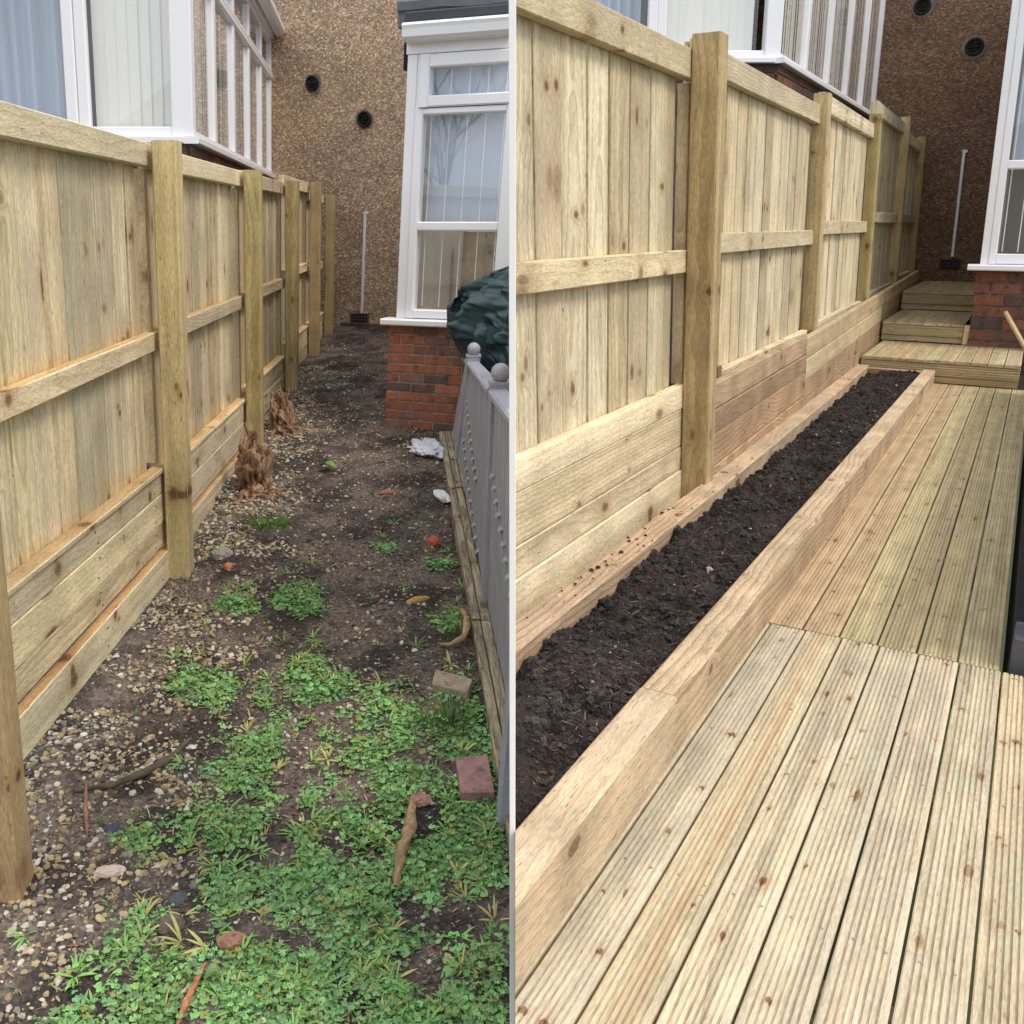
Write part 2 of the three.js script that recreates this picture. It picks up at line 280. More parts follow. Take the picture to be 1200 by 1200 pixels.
// ───────────── left: timber fence ─────────────
const STAIN = [0.93, 0.78, 0.57];
{
  const t = thing('timber_fence', 'pale close-board timber fence with orange damp stains above its rails, beside the weedy ground', 'fence', mapL(-1.2, -1.8, 4.3));
  const pz = [2.2, 4.15, 6.16, 7.95, 9.6, 11.1], top = [0.33, 0.325, 0.315, 0.325, 0.385, 0.31], foot = [-1.82, -1.72, -1.6, -1.6, -1.45, -1.4];
  pz.forEach((z, i) => add(t, 'post', box(mapL, [-1.206, foot[i], z - 0.052], [-1.104, top[i], z + 0.052], { axis: 1, at: PINE, ch: 0.006, tint: [0.8, 0.73, 0.55].map((q) => q * rr(0.95, 1.05)) }), M.fence));
  const nails = [];
  const spec = [ // z range, top rail top, mid rail, low rail (near, far), bottom boards
    [0, 0.318, -0.452, -0.99, -1.06], [1, 0.312, -0.442, -1.09, -1.105], [2, 0.318, -0.43, -1.05, -1.06], [3, 0.376, -0.37, -0.975, -0.975], [4, 0.306, -0.41, -0.975, -0.975]];
  for (const [i, tr, mr, l0, l1] of spec) {
    const a = pz[i] + 0.05, b = pz[i + 1] + 0.05, k = (l1 - l0) / (b - a);
    const slope = (x, y, z) => mapL(x, y + k * (z - a), z);
    const topStain = (p, f) => (f === 'i+' || f === 'j+') && p[1] > -2 ? [1, 1, 1] : [1, 1, 1];
    // axis 2 (z): i = x, j = y → face 'j+' is the rail's top
    const railTint = (p, f) => (f === 'j+' ? STAIN : [1, 1, 1]);
    add(t, 'rail', box(mapL, [-1.275, tr - 0.092, a], [-1.228, tr, b], { axis: 2, at: PINE, tint: tone(0.98, 1.06), tintFn: (p, f) => (f === 'j+' ? [0.95, 0.84, 0.66] : [1, 1, 1]) }), M.fence);
    add(t, 'rail', box(mapL, [-1.275, mr - 0.08, a], [-1.228, mr, b], { axis: 2, at: PINE, tint: tone(1.0, 1.08), tintFn: railTint }), M.fence);
    // close boards
    let z = a + 0.004, n = 0;
    while (z < b - 0.15) {
      let w = rr(0.15, 0.19); if (b - 0.1 - z - w < 0.1) w = b - 0.1 - z;
      const y0 = Math.min(l0, l1) - 0.06, y1 = tr - 0.01, H = y1 - y0, s1 = rr(0.03, 0.1), s2 = rr(0.03, 0.1), st = rr(0.25, 0.9), yl = l0 + k * (z - a);
      const f = (y) => clamp((y - y0) / H), tw = rr(-0.003, 0.001), off = rr(-0.004, 0.004), lip = 0;
      const cols = (p) => { const q = p[1], u = q >= mr - 0.001 ? 1 - clamp((q - mr) / s1) : 1 - clamp((q - yl) / s2); const e = clamp(u) * st * (q < mr - 0.02 && q > yl + s2 ? 0 : 1); return mixc([1, 1, 1], STAIN, e); };
      const segs = [0, f(yl + s2 * 0.4), f(yl + s2), f(mr - 0.03), f(mr), f(mr + s1 * 0.35), f(mr + s1), 1];
      const bm = (x, y, zz) => mapL(x + off + lip + tw * (zz - z - w / 2) / w * 2, y, zz);
      add(t, 'board', box(bm, [-1.298, y0, z], [-1.279, y1, z + w - 0.011], { axis: 1, at: PINE, ch: 0.003, tint: tone(0.84, 1.06), segs, tintFn: cols }), M.fence);
      z += w; n++;
    }
    add(t, 'batten', box(mapL, [-1.3, l0 - 0.05, b - 0.055], [-1.25, tr - 0.1, b - 0.02], { axis: 1, at: PINE, tint: [0.8, 0.74, 0.66] }), M.fence);
    // low rail and gravel boards
    add(t, 'rail', box(slope, [-1.275, l0 - 0.022, a], [-1.212, l0, b], { axis: 2, at: PINE, tint: tone(1, 1.05), tintFn: (p, f) => (f === 'j+' ? STAIN : [1, 1, 1]) }), M.fence);
    const rows = i === 0 ? [[0.024, 0.118, 0], [0.121, 0.262, 0.001], [0.265, 0.372, -0.002], [0.39, 0.535, 0.024]] : i === 1 ? [[0.024, 0.15, 0], [0.153, 0.3, 0.002], [0.33, 0.46, 0.012]] : [[0.024, 0.16, 0], [0.163, 0.31, 0.004]];
    for (const [p, q, dx] of rows) for (const zz of [a + 0.14, (a + b) / 2 + 0.03, b - 0.2]) for (const f of [0.25, 0.75]) nails.push(new THREE.CylinderGeometry(0.004, 0.004, 0.003, 7).rotateZ(Math.PI / 2).translate(...slope(-1.2235 + dx, l0 - p - (q - p) * f, zz + rr(-0.02, 0.02))));
    rows.forEach(([p, q, dx], r) => {
      const lower = i === 0 && r === 3;
      add(t, 'gravel_board', box(slope, [-1.268 + dx, l0 - q, a - (r ? 0.003 : 0)], [-1.224 + dx, l0 - p, b], { axis: 2, at: PINE, col: (i * 5 + r * 3) % 16, tint: tone(0.99, 1.07), tintFn: (pp, f) => (f === 'j+' && (lower || r === 2) ? [0.8, 0.58, 0.36] : [1, 1, 1]) }), M.fence);
    });
  }
  add(t, 'nail_head', mergeGeometries(nails), M.nail).userData.kind = 'stuff';
}
// ───────────── brickwork and windows, shared by both houses ─────────────
const REDS = [[0.36, 0.13, 0.075], [0.39, 0.145, 0.085], [0.33, 0.12, 0.075]], BROWNS = [[0.2, 0.11, 0.085], [0.17, 0.105, 0.09], [0.24, 0.12, 0.085]];
function brickFace(wall, map, s0, s1, y0, y1, face, len, hgt, dark, clip) { // face: w of the front of the mortar; bricks stand 7 mm proud
  const j = hgt * 0.18; let row = 0;
  for (let y = y1 - hgt + j / 2; y > y0 - hgt * 0.5; y -= hgt, row++) {
    let s = s0, k = 0;
    while (s < s1 - 0.01) {
      let l = k === 0 && row % 2 ? len * 0.5 : len; const e = Math.min(s + l, s1);
      const c = (k === 0 && row % 2) || (k + row) % 3 === 2 || rnd() < 0.25 ? pick(REDS) : pick(BROWNS), d = rr(0.85, 1.12) * (dark || 1);
      add(wall, 'brick', box(map, [s + (k ? j / 2 : 0), Math.max(y, y0), face - 0.008 + rr(-0.002, 0.002)], [e - j / 2, y + hgt - j, face + 0.03], { ch: 0.003, axis: 0, tint: c.map((q) => q * d * 1.75), at: { cols: 1, colW: 0.5, len: 0.5 } }), M.brick, clip);
      s = e; k++;
    }
  }
}
function dashWall(parent, map, lo, hi, clip, tint) {
  // a rendered slab with metre-true texture
  const g = box(map, lo, hi, { ch: 0, axis: 0, tint }); const p = g.attributes.position, u = g.attributes.uv;
  for (let i = 0; i < p.count; i++) u.setXY(i, (p.getX(i) * 0.9 - p.getZ(i) * 0.5) / DASH.tile, p.getY(i) / DASH.tile);
  return add(parent, 'rendered_wall', g, M.dash, clip);
}
function vent(parent, map, s, y, w, r, clip) {
  const patch = []; const c = map(s, y, w), ax = (() => { const a = map(s, y, w), b = map(s, y, w - 1); return new THREE.Vector3(b[0] - a[0], b[1] - a[1], b[2] - a[2]).normalize(); })();
  const q = new THREE.Quaternion().setFromUnitVectors(new THREE.Vector3(0, 0, 1), ax);
  const place = (g, f) => { g.applyQuaternion(q); g.translate(c[0] + ax.x * f, c[1] + ax.y * f, c[2] + ax.z * f); return g; };
  const sh = new THREE.Shape(); for (let k = 0; k <= 18; k++) { const a = k / 18 * Math.PI * 2, R = r * (1.02 + 0.45 * vn(k % 18 * 0.9 + s * 10, 3)); k ? sh.lineTo(Math.cos(a) * R, Math.sin(a) * R) : sh.moveTo(Math.cos(a) * R, Math.sin(a) * R); }
  const pg = new THREE.ExtrudeGeometry(sh, { depth: 0.012, bevelEnabled: false });
  const v = add(parent, 'vent', place(new THREE.LatheGeometry([[0.66, 0.0], [0.66, 0.03], [0.74, 0.045], [0.92, 0.045], [1, 0.03], [1, -0.02]].map(([a, b]) => new THREE.Vector2(a * r, b)), 28).rotateX(Math.PI / 2), 0), M.black, clip);
  add(v, 'vent_core', place(new THREE.CylinderGeometry(r * 0.66, r * 0.66, 0.02, 20).rotateX(Math.PI / 2), 0.004), M.black, clip);
  for (let k = -1; k <= 1; k++) add(v, 'vent_bar', place(new THREE.BoxGeometry(r * 1.2, r * 0.1, 0.02).translate(0, k * r * 0.4, 0), 0.03), M.black, clip);
  add(v, 'mortar_patch', place(pg, 0.002), M.render, clip);
}
function airBrick(parent, map, s, y, w, W, H, dark, clip) {
  const a = add(parent, 'air_brick', box(map, [s - W / 2, y - H / 2, w - 0.012], [s + W / 2, y + H / 2, w + 0.02], { axis: 0, tint: [0.26 * dark, 0.14 * dark, 0.12 * dark], ch: 0.004, at: { cols: 1, colW: 0.5, len: 0.5 } }), M.brick, clip);
  const gs = []; for (let i = 0; i < 6; i++) for (let k = 0; k < 3; k++) gs.push(box(map, [s - W / 2 + W * (0.08 + i * 0.145), y - H / 2 + H * (0.1 + k * 0.29), w - 0.0145], [s - W / 2 + W * (0.19 + i * 0.145), y - H / 2 + H * (0.29 + k * 0.29), w - 0.011], { ch: 0 }));
  const m = add(a, 'air_hole', mergeGeometries(gs), M.black, clip); if (m) m.userData.kind = 'stuff';
}
function slatBlind(parent, map, s0, s1, y0, y1, w, sw, gap, ang, clip) {
  for (let s = s0; s < s1 - sw * 0.4; s += gap) { const a = ang + rr(-0.08, 0.08); const tw = (x, y, z) => { const dx = x - s; return map(s + dx * Math.cos(a), y, z + dx * Math.sin(a)); }; add(parent, 'blind_slat', box(tw, [s, y0, w], [s + sw, y1, w + 0.002], { axis: 1, ch: 0 }), M.blind, clip); }
}

// ───────────── left: house with bay ─────────────
{
  const h = thing('house', 'brown pebble-dashed house with white bay window on bright red brick, behind bare soil', 'house', mapH(0, -2, 0));
  const wl = dashWall(h, mapH, [-5.2, -2.0, 4.3], [-0.3, 4.6, 4.6], 'L', [1, 1, 1]);
  dashWall(h, mapH, [-0.3, -2.0, 4.3], [1.6, 4.6, 4.6], 'L', [1, 1, 1]);
  vent(h, mapH, -2.95, 1.534, 4.3, 0.085); vent(h, mapH, -2.277, 1.13, 4.3, 0.088);
  { const p = add(h, 'overflow_pipe', box(mapH, [-2.243, -1.03, 4.262], [-2.215, 0.12, 4.3], { axis: 1, ch: 0.006 }), M.upvc); add(p, 'pipe_bend', box(mapH, [-2.246, 0.1, 4.262], [-2.2, 0.135, 4.32], { axis: 2, ch: 0.006 }), M.upvc); }
  airBrick(h, mapH, -2.262, -1.09, 4.3, 0.25, 0.115, 1);
  // a couple of courses of old brick at the foot of the wall
  const ft = add(h, 'footing', box(mapH, [-2.5, -2, 4.27], [-0.8, -1.15, 4.31], { axis: 0, ch: 0.003 }), M.mortarDark);
  brickFace(ft, mapH, -2.5, -1.2, -1.4, -1.15, 4.27, 0.2, 0.07, 0.55);
  // bay: brick base
  const bw = add(h, 'bay_wall', box(mapH, [0.004, -2.0, 0.0], [1.0, -0.675, 4.29], { axis: 0, ch: 0.002 }), M.mortar, 'L');
  brickFace(bw, mapH, 0, 0.98, -1.62, -0.678, 0, 0.186, 0.0672, 1, 'L');
  add(h, 'window_sill', box(mapH, [-0.03, -0.674, -0.1], [1.0, -0.63, 0.06], { axis: 0, ch: 0.008 }), M.upvc, 'L');
  const F = add(h, 'window_frame', box(mapH, [0.055, -0.628, -0.02], [0.125, 1.035, 0.07], { axis: 1, ch: 0.006 }), M.upvc, 'L');
  const bar = (n, lo, hi, ax, mt) => add(F, n, box(mapH, lo, hi, { axis: ax, ch: 0.008 }), mt || M.upvc, 'L');
  bar('sash_stile', [0.1255, -0.625, -0.03], [0.184, 0.714, 0.055], 1); bar('sash_stile', [0.748, -0.625, -0.03], [0.98, 0.714, 0.055], 1);
  bar('sash_rail', [0.1845, -0.625, -0.029], [0.7475, -0.566, 0.054], 0); bar('sash_rail', [0.1845, -0.046, -0.027], [0.7475, 0.012, 0.05], 0); bar('sash_rail', [0.1845, 0.674, -0.029], [0.7475, 0.713, 0.054], 0);
  bar('top_light_stile', [0.152, 0.718, -0.045], [0.222, 1.03, 0.045], 1); bar('top_light_stile', [0.84, 0.718, -0.045], [0.98, 1.03, 0.045], 1);
  bar('top_light_rail', [0.2225, 0.718, -0.044], [0.8395, 0.786, 0.044], 0); bar('top_light_rail', [0.2225, 0.952, -0.044], [0.8395, 1.03, 0.044], 0);
  bar('frame_post', [0.1255, 0.716, -0.018], [0.1515, 1.034, 0.05], 1);
  const pane = (a, b, c, d) => add(F, 'pane', box(mapH, [a, c, 0.004], [b, d, 0.008], { axis: 0, ch: 0 }), M.glass, 'L');
  pane(0.183, 0.749, -0.567, -0.045); pane(0.183, 0.749, 0.011, 0.675); pane(0.221, 0.841, 0.785, 0.953);
  slatBlind(F, mapH, 0.21, 0.76, -0.55, 1.0, 0.06, 0.005, 0.125, 0.2, 'L');
  add(F, 'sky_reflection_sheet', box(mapH, [0.19, 0.0, 0.1], [1.0, 1.0, 0.104], { axis: 1, ch: 0 }), M.mirroredSky, 'L');  // added sheet; its pale blue stands in for sky mirrored in the upper panes
  add(F, 'beige_reflection_panel', box(mapH, [0.19, -0.62, 0.9], [1.0, -0.05, 0.95], { axis: 0, ch: 0.01 }), M.mortar, 'L');  // added beige panel; its colour stands in for the lower pane's reflection
  add(h, 'fascia', box(mapH, [0.05, 1.036, -0.03], [1.1, 1.1, 0.1], { axis: 0, ch: 0.003 }), M.upvc, 'L');
  { // gutter: half-round with lip, run along the eaves
    const prof = [[-0.03, 1.19], [-0.14, 1.2], [-0.15, 1.185], [-0.143, 1.165], [-0.138, 1.12], [-0.11, 1.1], [-0.03, 1.095]], P = [];
    for (let k = 0; k < prof.length; k++) { const [w0, y0] = prof[k], [w1, y1] = prof[(k + 1) % prof.length], a = mapH(0.06, y0, w0), b = mapH(1.1, y0, w0), c = mapH(1.1, y1, w1), d = mapH(0.06, y1, w1); P.push(...a, ...b, ...c, ...a, ...c, ...d); }
    for (let k = 1; k + 1 < prof.length; k++) for (const m of [0, k, k + 1]) P.push(...mapH(0.06, prof[m][1], prof[m][0]));
    const g = new THREE.BufferGeometry(); g.setAttribute('position', new THREE.Float32BufferAttribute(P, 3)); g.setAttribute('uv', new THREE.Float32BufferAttribute(new Float32Array(P.length / 3 * 2).map((_, i) => P[Math.floor(i / 2) * 3 + (i % 2)] * 2), 2)); g.computeVertexNormals();
    add(h, 'gutter', g, M.upvc, 'L');
  }
  const rf = add(h, 'bay_roof', box(mapH, [0.06, 1.21, -0.1], [1.2, 1.27, 4.29], { axis: 0, ch: 0.01 }), M.slate, 'L');
  add(rf, 'lead_flashing', box((s, y, w) => mapH(s + 0.012 * Math.sin(w * 9), y + 0.008 * Math.sin(s * 23), w), [0.0, 1.272, -0.075], [1.2, 1.345, 4.29], { axis: 0, ch: 0.012, segs: [0, 0.12, 0.25, 0.4, 0.6, 0.8, 1] }), M.lead, 'L');
  add(rf, 'lead_flashing', box(mapH, [-0.01, 1.19, -0.06], [0.056, 1.272, 0.5], { axis: 1, ch: 0.01 }), M.lead, 'L');
  add(h, 'downpipe', box(mapH, [0.02, 0.95, -0.01], [0.052, 1.18, 0.03], { axis: 1, ch: 0.008 }), M.black, 'L');
  // bay interior
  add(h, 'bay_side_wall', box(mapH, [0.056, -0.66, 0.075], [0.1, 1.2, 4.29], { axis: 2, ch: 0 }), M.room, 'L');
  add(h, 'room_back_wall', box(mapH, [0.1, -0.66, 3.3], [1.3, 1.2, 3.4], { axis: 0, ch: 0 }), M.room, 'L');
}

// ───────────── conservatories beyond the fences ─────────────
function conservatory(label, base, sideMap, sideLen, nPane, frontMap, frontLen, sill, tr, top, front, brickTint) {
  // sideMap(t along the side, y, w outwards<0), frontMap(t from the corner, y, w)
  const c = thing('conservatory', label, 'conservatory', base);
  const b1 = add(c, 'dwarf_wall', box(sideMap, [0, -2.0, 0.01], [sideLen, sill - 0.002, 0.2], { axis: 0, ch: 0.003 }), M.mortarDark);
  brickFace(b1, sideMap, 0, sideLen, sill - 0.42, sill - 0.004, 0.01, 0.42, 0.075, 0.5 * brickTint);
  const b2 = add(c, 'dwarf_wall', box(frontMap, [0.02, -2.0, 0.01], [frontLen, sill - 0.002, 0.2], { axis: 0, ch: 0.003 }), M.mortarDark);
  brickFace(b2, frontMap, 0, frontLen, sill - 0.42, sill - 0.004, 0.01, 0.24, 0.075, 0.5 * brickTint);
  add(c, 'window_sill', box(sideMap, [-0.03, sill, -0.05], [sideLen, sill + 0.045, 0.1], { axis: 0, ch: 0.006 }), M.upvc);
  add(c, 'window_sill', box(frontMap, [0.045, sill + 0.001, -0.05], [frontLen, sill + 0.046, 0.1], { axis: 0, ch: 0.006 }), M.upvc);
  add(c, 'corner_post', box(frontMap, [-0.01, sill + 0.047, -0.012], [0.13, top, 0.09], { axis: 1, ch: 0.006 }), M.upvc);
  const y0 = sill + 0.047, st = sideLen / nPane;
  const F = add(c, 'side_frame', box(sideMap, [0.06, y0, 0], [sideLen, y0 + 0.045, 0.06], { axis: 0, ch: 0.006 }), M.upvc);
  add(F, 'transom', box(sideMap, [0.06, tr, -0.012], [sideLen, tr + 0.05, 0.06], { axis: 0, ch: 0.01 }), M.upvc);
  add(F, 'transom', box(sideMap, [0.06, tr + 0.0515, -0.004], [sideLen, tr + 0.1, 0.06], { axis: 0, ch: 0.01 }), M.upvc);
  add(F, 'head', box(sideMap, [0.06, top - 0.06, 0], [sideLen, top, 0.06], { axis: 0, ch: 0.006 }), M.upvc);
  for (let k = 1; k <= nPane; k++) {
    const x = k * st - (k === nPane ? 0.06 : 0);
    add(F, 'mullion', box(sideMap, [x - 0.055, y0 + 0.046, 0.002], [x + 0.055, tr - 0.001, 0.058], { axis: 1, ch: 0.008 }), M.upvc);
    add(F, 'mullion', box(sideMap, [x - 0.055, tr + 0.101, 0.002], [x + 0.055, top - 0.061, 0.058], { axis: 1, ch: 0.008 }), M.upvc);
  }
  for (let k = 0; k < nPane; k++) {
    add(F, 'pane', box(sideMap, [k * st + 0.05, y0 + 0.04, 0.028], [k * st + st - 0.05, tr + 0.005, 0.032], { axis: 0, ch: 0 }), M.glass);
    add(F, 'pane', box(sideMap, [k * st + 0.05, tr + 0.09, 0.028], [k * st + st - 0.05, top - 0.05, 0.032], { axis: 0, ch: 0 }), M.glass);
  }
  slatBlind(F, sideMap, 0.1, sideLen - 0.1, y0 + 0.06, tr - 0.02, 0.045, 0.086, 0.09, 0.04);
  // front: frames from (x0, x1) pairs
  const R = add(c, 'front_frame', box(frontMap, [0.131, y0, 0], [frontLen, y0 + 0.06, 0.06], { axis: 0, ch: 0.006 }), M.upvc);
  for (const [a, b, blind] of front) {
    add(R, 'pane', box(frontMap, [a, y0 + 0.05, 0.028], [b, top - 0.05, 0.032], { axis: 0, ch: 0 }), M.glass);
    if (blind) slatBlind(R, frontMap, a + 0.01, b, y0 + 0.06, top - 0.05, 0.11, 0.082, 0.074, 0.12);
    else add(R, 'sky_reflection_folds', box((t, y, w) => frontMap(t, y, w + 0.03 * Math.sin(t * 55 + 2 * Math.sin(t * 9))), [a, y0 + 0.06, 0.35], [b, top - 0.05, 0.37], { axis: 0, ch: 0, segs: Array.from({ length: 41 }, (_, i) => i / 40) }), M.mirroredSky);  // blue folds added behind the glass, coloured as the sky it mirrors
  }
  for (let k = 0; k < front.length; k++) { const a = front[k][1], b = k + 1 < front.length ? front[k + 1][0] : frontLen, m = (a + b) / 2; add(R, 'mullion', box(frontMap, [a, y0 + 0.061, 0.001], [m - 0.001, top, 0.059], { axis: 1, ch: 0.008 }), M.upvc); add(R, 'mullion', box(frontMap, [m + 0.001, y0 + 0.061, -0.01], [b, top, 0.05], { axis: 1, ch: 0.008 }), M.upvc); }
  add(c, 'gutter', box(sideMap, [-0.2, top + 0.02, -0.16], [sideLen + 0.02, top + 0.13, -0.03], { axis: 0, ch: 0.03 }), M.upvc);
  add(c, 'fascia', box(sideMap, [-0.1, top + 0.001, -0.029], [sideLen, top + 0.15, 0.06], { axis: 0, ch: 0.004 }), M.upvc);
  add(c, 'roof', box(sideMap, [-0.1, top + 0.151, -0.1], [sideLen, top + 0.22, frontLen], { axis: 0, ch: 0.004 }), M.slate);
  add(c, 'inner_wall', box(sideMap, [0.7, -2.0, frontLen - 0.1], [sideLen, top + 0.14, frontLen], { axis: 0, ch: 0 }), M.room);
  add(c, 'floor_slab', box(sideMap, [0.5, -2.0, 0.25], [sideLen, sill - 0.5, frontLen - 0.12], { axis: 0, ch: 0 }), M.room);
  return c;
}
{
  const dx = -0.3, dz = 5.28, L = Math.hypot(dx, dz), ux = dx / L, uz = dz / L;
  const sm = (t, y, w) => mapL(-1.645 + ux * t - uz * w, y, 6.67 + uz * t + ux * w);
  const fm = (t, y, w) => mapL(-1.645 - t, y, 6.67 + w);
  conservatory('white framed conservatory above the orange-stained fence, with blinds and a sloping reflection', mapL(-1.645, -2, 6.67), sm, L, 5, fm, 1.9, 0.505, 1.6, 2.03, [[0.13, 0.67, true], [0.82, 1.72, false]], 1);
}

{
  const C = mapRoot(-2.2, 0, 9.3);
  const sm = (t, y, w) => mapRoot(-2.2 - w - 0.03 * (y - 1.4), y, 9.3 + t);
  const fm = (t, y, w) => [C[0] - t - 0.03 * (y - 1.4) * RC, y + EYE, C[2] - w - 0.01 * y];
  conservatory('white framed conservatory behind the clean new fence panels, seen above the raised bed', mapRoot(-2.2, -2, 9.3), sm, 5.7, 5, fm, 2.0, 1.345, 3.0, 3.5, [[0.2, 1.0, true], [1.16, 1.85, false]], 0.8);
}

// ───────────── behind the viewer: what the window glass mirrors ─────────────
{
  const t = thing('neighbour_house', 'plain house with a tan hipped roof standing behind the viewer, mirrored in the conservatory glass', 'house', [-3.2, -0.2, 7.5]);
  add(t, 'wall', new THREE.BoxGeometry(5.6, 3.3, 4.4).translate(-3.2, 1.4, 7.6), std({ color: new THREE.Color().setRGB(0.36, 0.3, 0.24), roughness: 0.9 }));
  const P = [], v = { a: [-6.35, 3.05, 5.2], b: [-0.1, 3.05, 5.2], c: [-0.1, 3.05, 10], d: [-6.35, 3.05, 10], e: [-5.1, 4.6, 7.2], f: [-1.3, 4.6, 7.2] }, q = (...n) => { for (let i = 1; i + 1 < n.length; i++) P.push(...v[n[0]], ...v[n[i + 1]], ...v[n[i]]); };
  q('a', 'b', 'f', 'e'); q('b', 'c', 'f'); q('c', 'd', 'e', 'f'); q('d', 'a', 'e'); q('a', 'd', 'c', 'b');
  const g = new THREE.BufferGeometry(); g.setAttribute('position', new THREE.Float32BufferAttribute(P, 3)); add(t, 'roof', g, std({ color: new THREE.Color().setRGB(0.33, 0.28, 0.2), roughness: 0.9 }));
}
{
  const t = thing('bare_tree', 'leafless winter tree outside the garden, mirrored in the bay window', 'tree', [-8.6, -0.2, 2.9]), r = rng(91), gs = [], M1 = std({ color: new THREE.Color().setRGB(0.06, 0.05, 0.045), roughness: 0.95 });
  const limb = (p, d, L, rad, lv) => {
    const pts = [p.clone()]; let q = p.clone(), e = d.clone(); for (let k = 0; k < 4; k++) { e.add(new THREE.Vector3(r() - 0.5, r() * 0.35 - 0.08, r() - 0.5).multiplyScalar(0.28)).normalize(); q = q.clone().addScaledVector(e, L / 4); pts.push(q); }
    gs.push(new THREE.TubeGeometry(new THREE.CatmullRomCurve3(pts), 5, rad, lv > 2 ? 3 : 5));
    if (lv < 5) for (let k = 0; k < (lv ? 3 : 5); k++) { const at = pts[1 + Math.floor(r() * 4)], dir = e.clone().add(new THREE.Vector3(r() - 0.5, r() * 0.7 - 0.15, r() - 0.5).multiplyScalar(2.1)).normalize(); limb(at, dir, L * (0.6 + 0.2 * r()), rad * 0.5, lv + 1); }
  };
  const trunk = add(t, 'trunk', new THREE.CylinderGeometry(0.11, 0.17, 1.7, 12).translate(-8.6, 0.65, 2.9), M1); limb(new THREE.Vector3(-8.6, 1.4, 2.9), new THREE.Vector3(0, 1, 0), 1.9, 0.055, 0);
  add(t, 'crown', mergeGeometries(gs), M1);
}

// ───────────── right: house with bay ─────────────
{
  const h = thing('house', 'exposure-darkened pebble-dashed house with white window on dark brick base, beyond the deck steps', 'house', mapB(-0.46, -2, 10.8));
  dashWall(h, mapB, [-5.5, -2.0, 15.0], [1.8, 6.0, 15.3], null, [0.41, 0.345, 0.325]);  // dimmer exposure of this half is put into the wall tint
  vent(h, mapB, -1.642, 2.705, 15.0, 0.105); vent(h, mapB, -0.99, 2.17, 15.0, 0.11);
  { const p = add(h, 'overflow_pipe', box(mapB, [-0.985, -0.43, 14.955], [-0.95, 0.91, 15.0], { axis: 1, ch: 0.006 }), M.upvc); add(p, 'pipe_bend', box(mapB, [-0.99, 0.895, 14.955], [-0.93, 0.93, 15.02], { axis: 2, ch: 0.006 }), M.upvc); }
  airBrick(h, mapB, -0.985, -0.53, 15.0, 0.26, 0.14, 0.5);
  const bw = add(h, 'bay_wall', box(mapB, [-0.455, -2.0, 10.8], [1.0, -0.432, 14.99], { axis: 0, ch: 0.002 }), M.mortarDark);
  brickFace(bw, mapB, -0.46, 0.98, -1.4, -0.434, 10.8, 0.265, 0.112, 0.5);
  add(h, 'window_sill', box(mapB, [-0.535, -0.43, 10.66], [1.0, -0.375, 10.86], { axis: 0, ch: 0.01 }), M.upvc);
  const F = add(h, 'window_frame', box(mapB, [-0.44, -0.374, 10.78], [-0.375, 2.6, 10.87], { axis: 1, ch: 0.006 }), M.upvc);
  const bar = (n, lo, hi, ax) => add(F, n, box(mapB, lo, hi, { axis: ax, ch: 0.008 }), M.upvc);
  bar('sash_stile', [-0.374, -0.37, 10.77], [-0.31, 2.6, 10.855], 1); bar('sash_stile', [0.4, -0.37, 10.77], [0.5, 2.6, 10.855], 1);
  bar('sash_rail', [-0.3095, -0.37, 10.771], [0.3995, -0.276, 10.854], 0); bar('sash_rail', [-0.3095, 0.489, 10.773], [0.3995, 0.564, 10.852], 0); bar('sash_rail', [-0.3095, 2.2, 10.771], [0.3995, 2.3, 10.854], 0);
  for (const [c, d] of [[-0.277, 0.49], [0.563, 2.21]]) add(F, 'pane', box(mapB, [-0.311, c, 10.804], [0.401, d, 10.808], { axis: 0, ch: 0 }), M.glass);
  slatBlind(F, mapB, -0.28, 0.4, -0.26, 2.2, 10.95, 0.009, 0.13, 0.2);
  add(F, 'sky_reflection_sheet', box(mapB, [-0.3, 0.5, 11.2], [0.5, 2.4, 11.204], { axis: 1, ch: 0 }), M.mirroredSky);  // added blue sheet, painted sky reflection for this window
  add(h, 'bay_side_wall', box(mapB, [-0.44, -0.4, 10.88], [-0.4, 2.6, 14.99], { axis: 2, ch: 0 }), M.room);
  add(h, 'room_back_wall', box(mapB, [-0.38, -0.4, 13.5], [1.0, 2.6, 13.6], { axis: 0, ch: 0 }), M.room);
  add(h, 'bay_roof', box(mapB, [-0.5, 2.61, 10.7], [1.1, 2.8, 14.99], { axis: 0, ch: 0.01 }), M.slate);
}

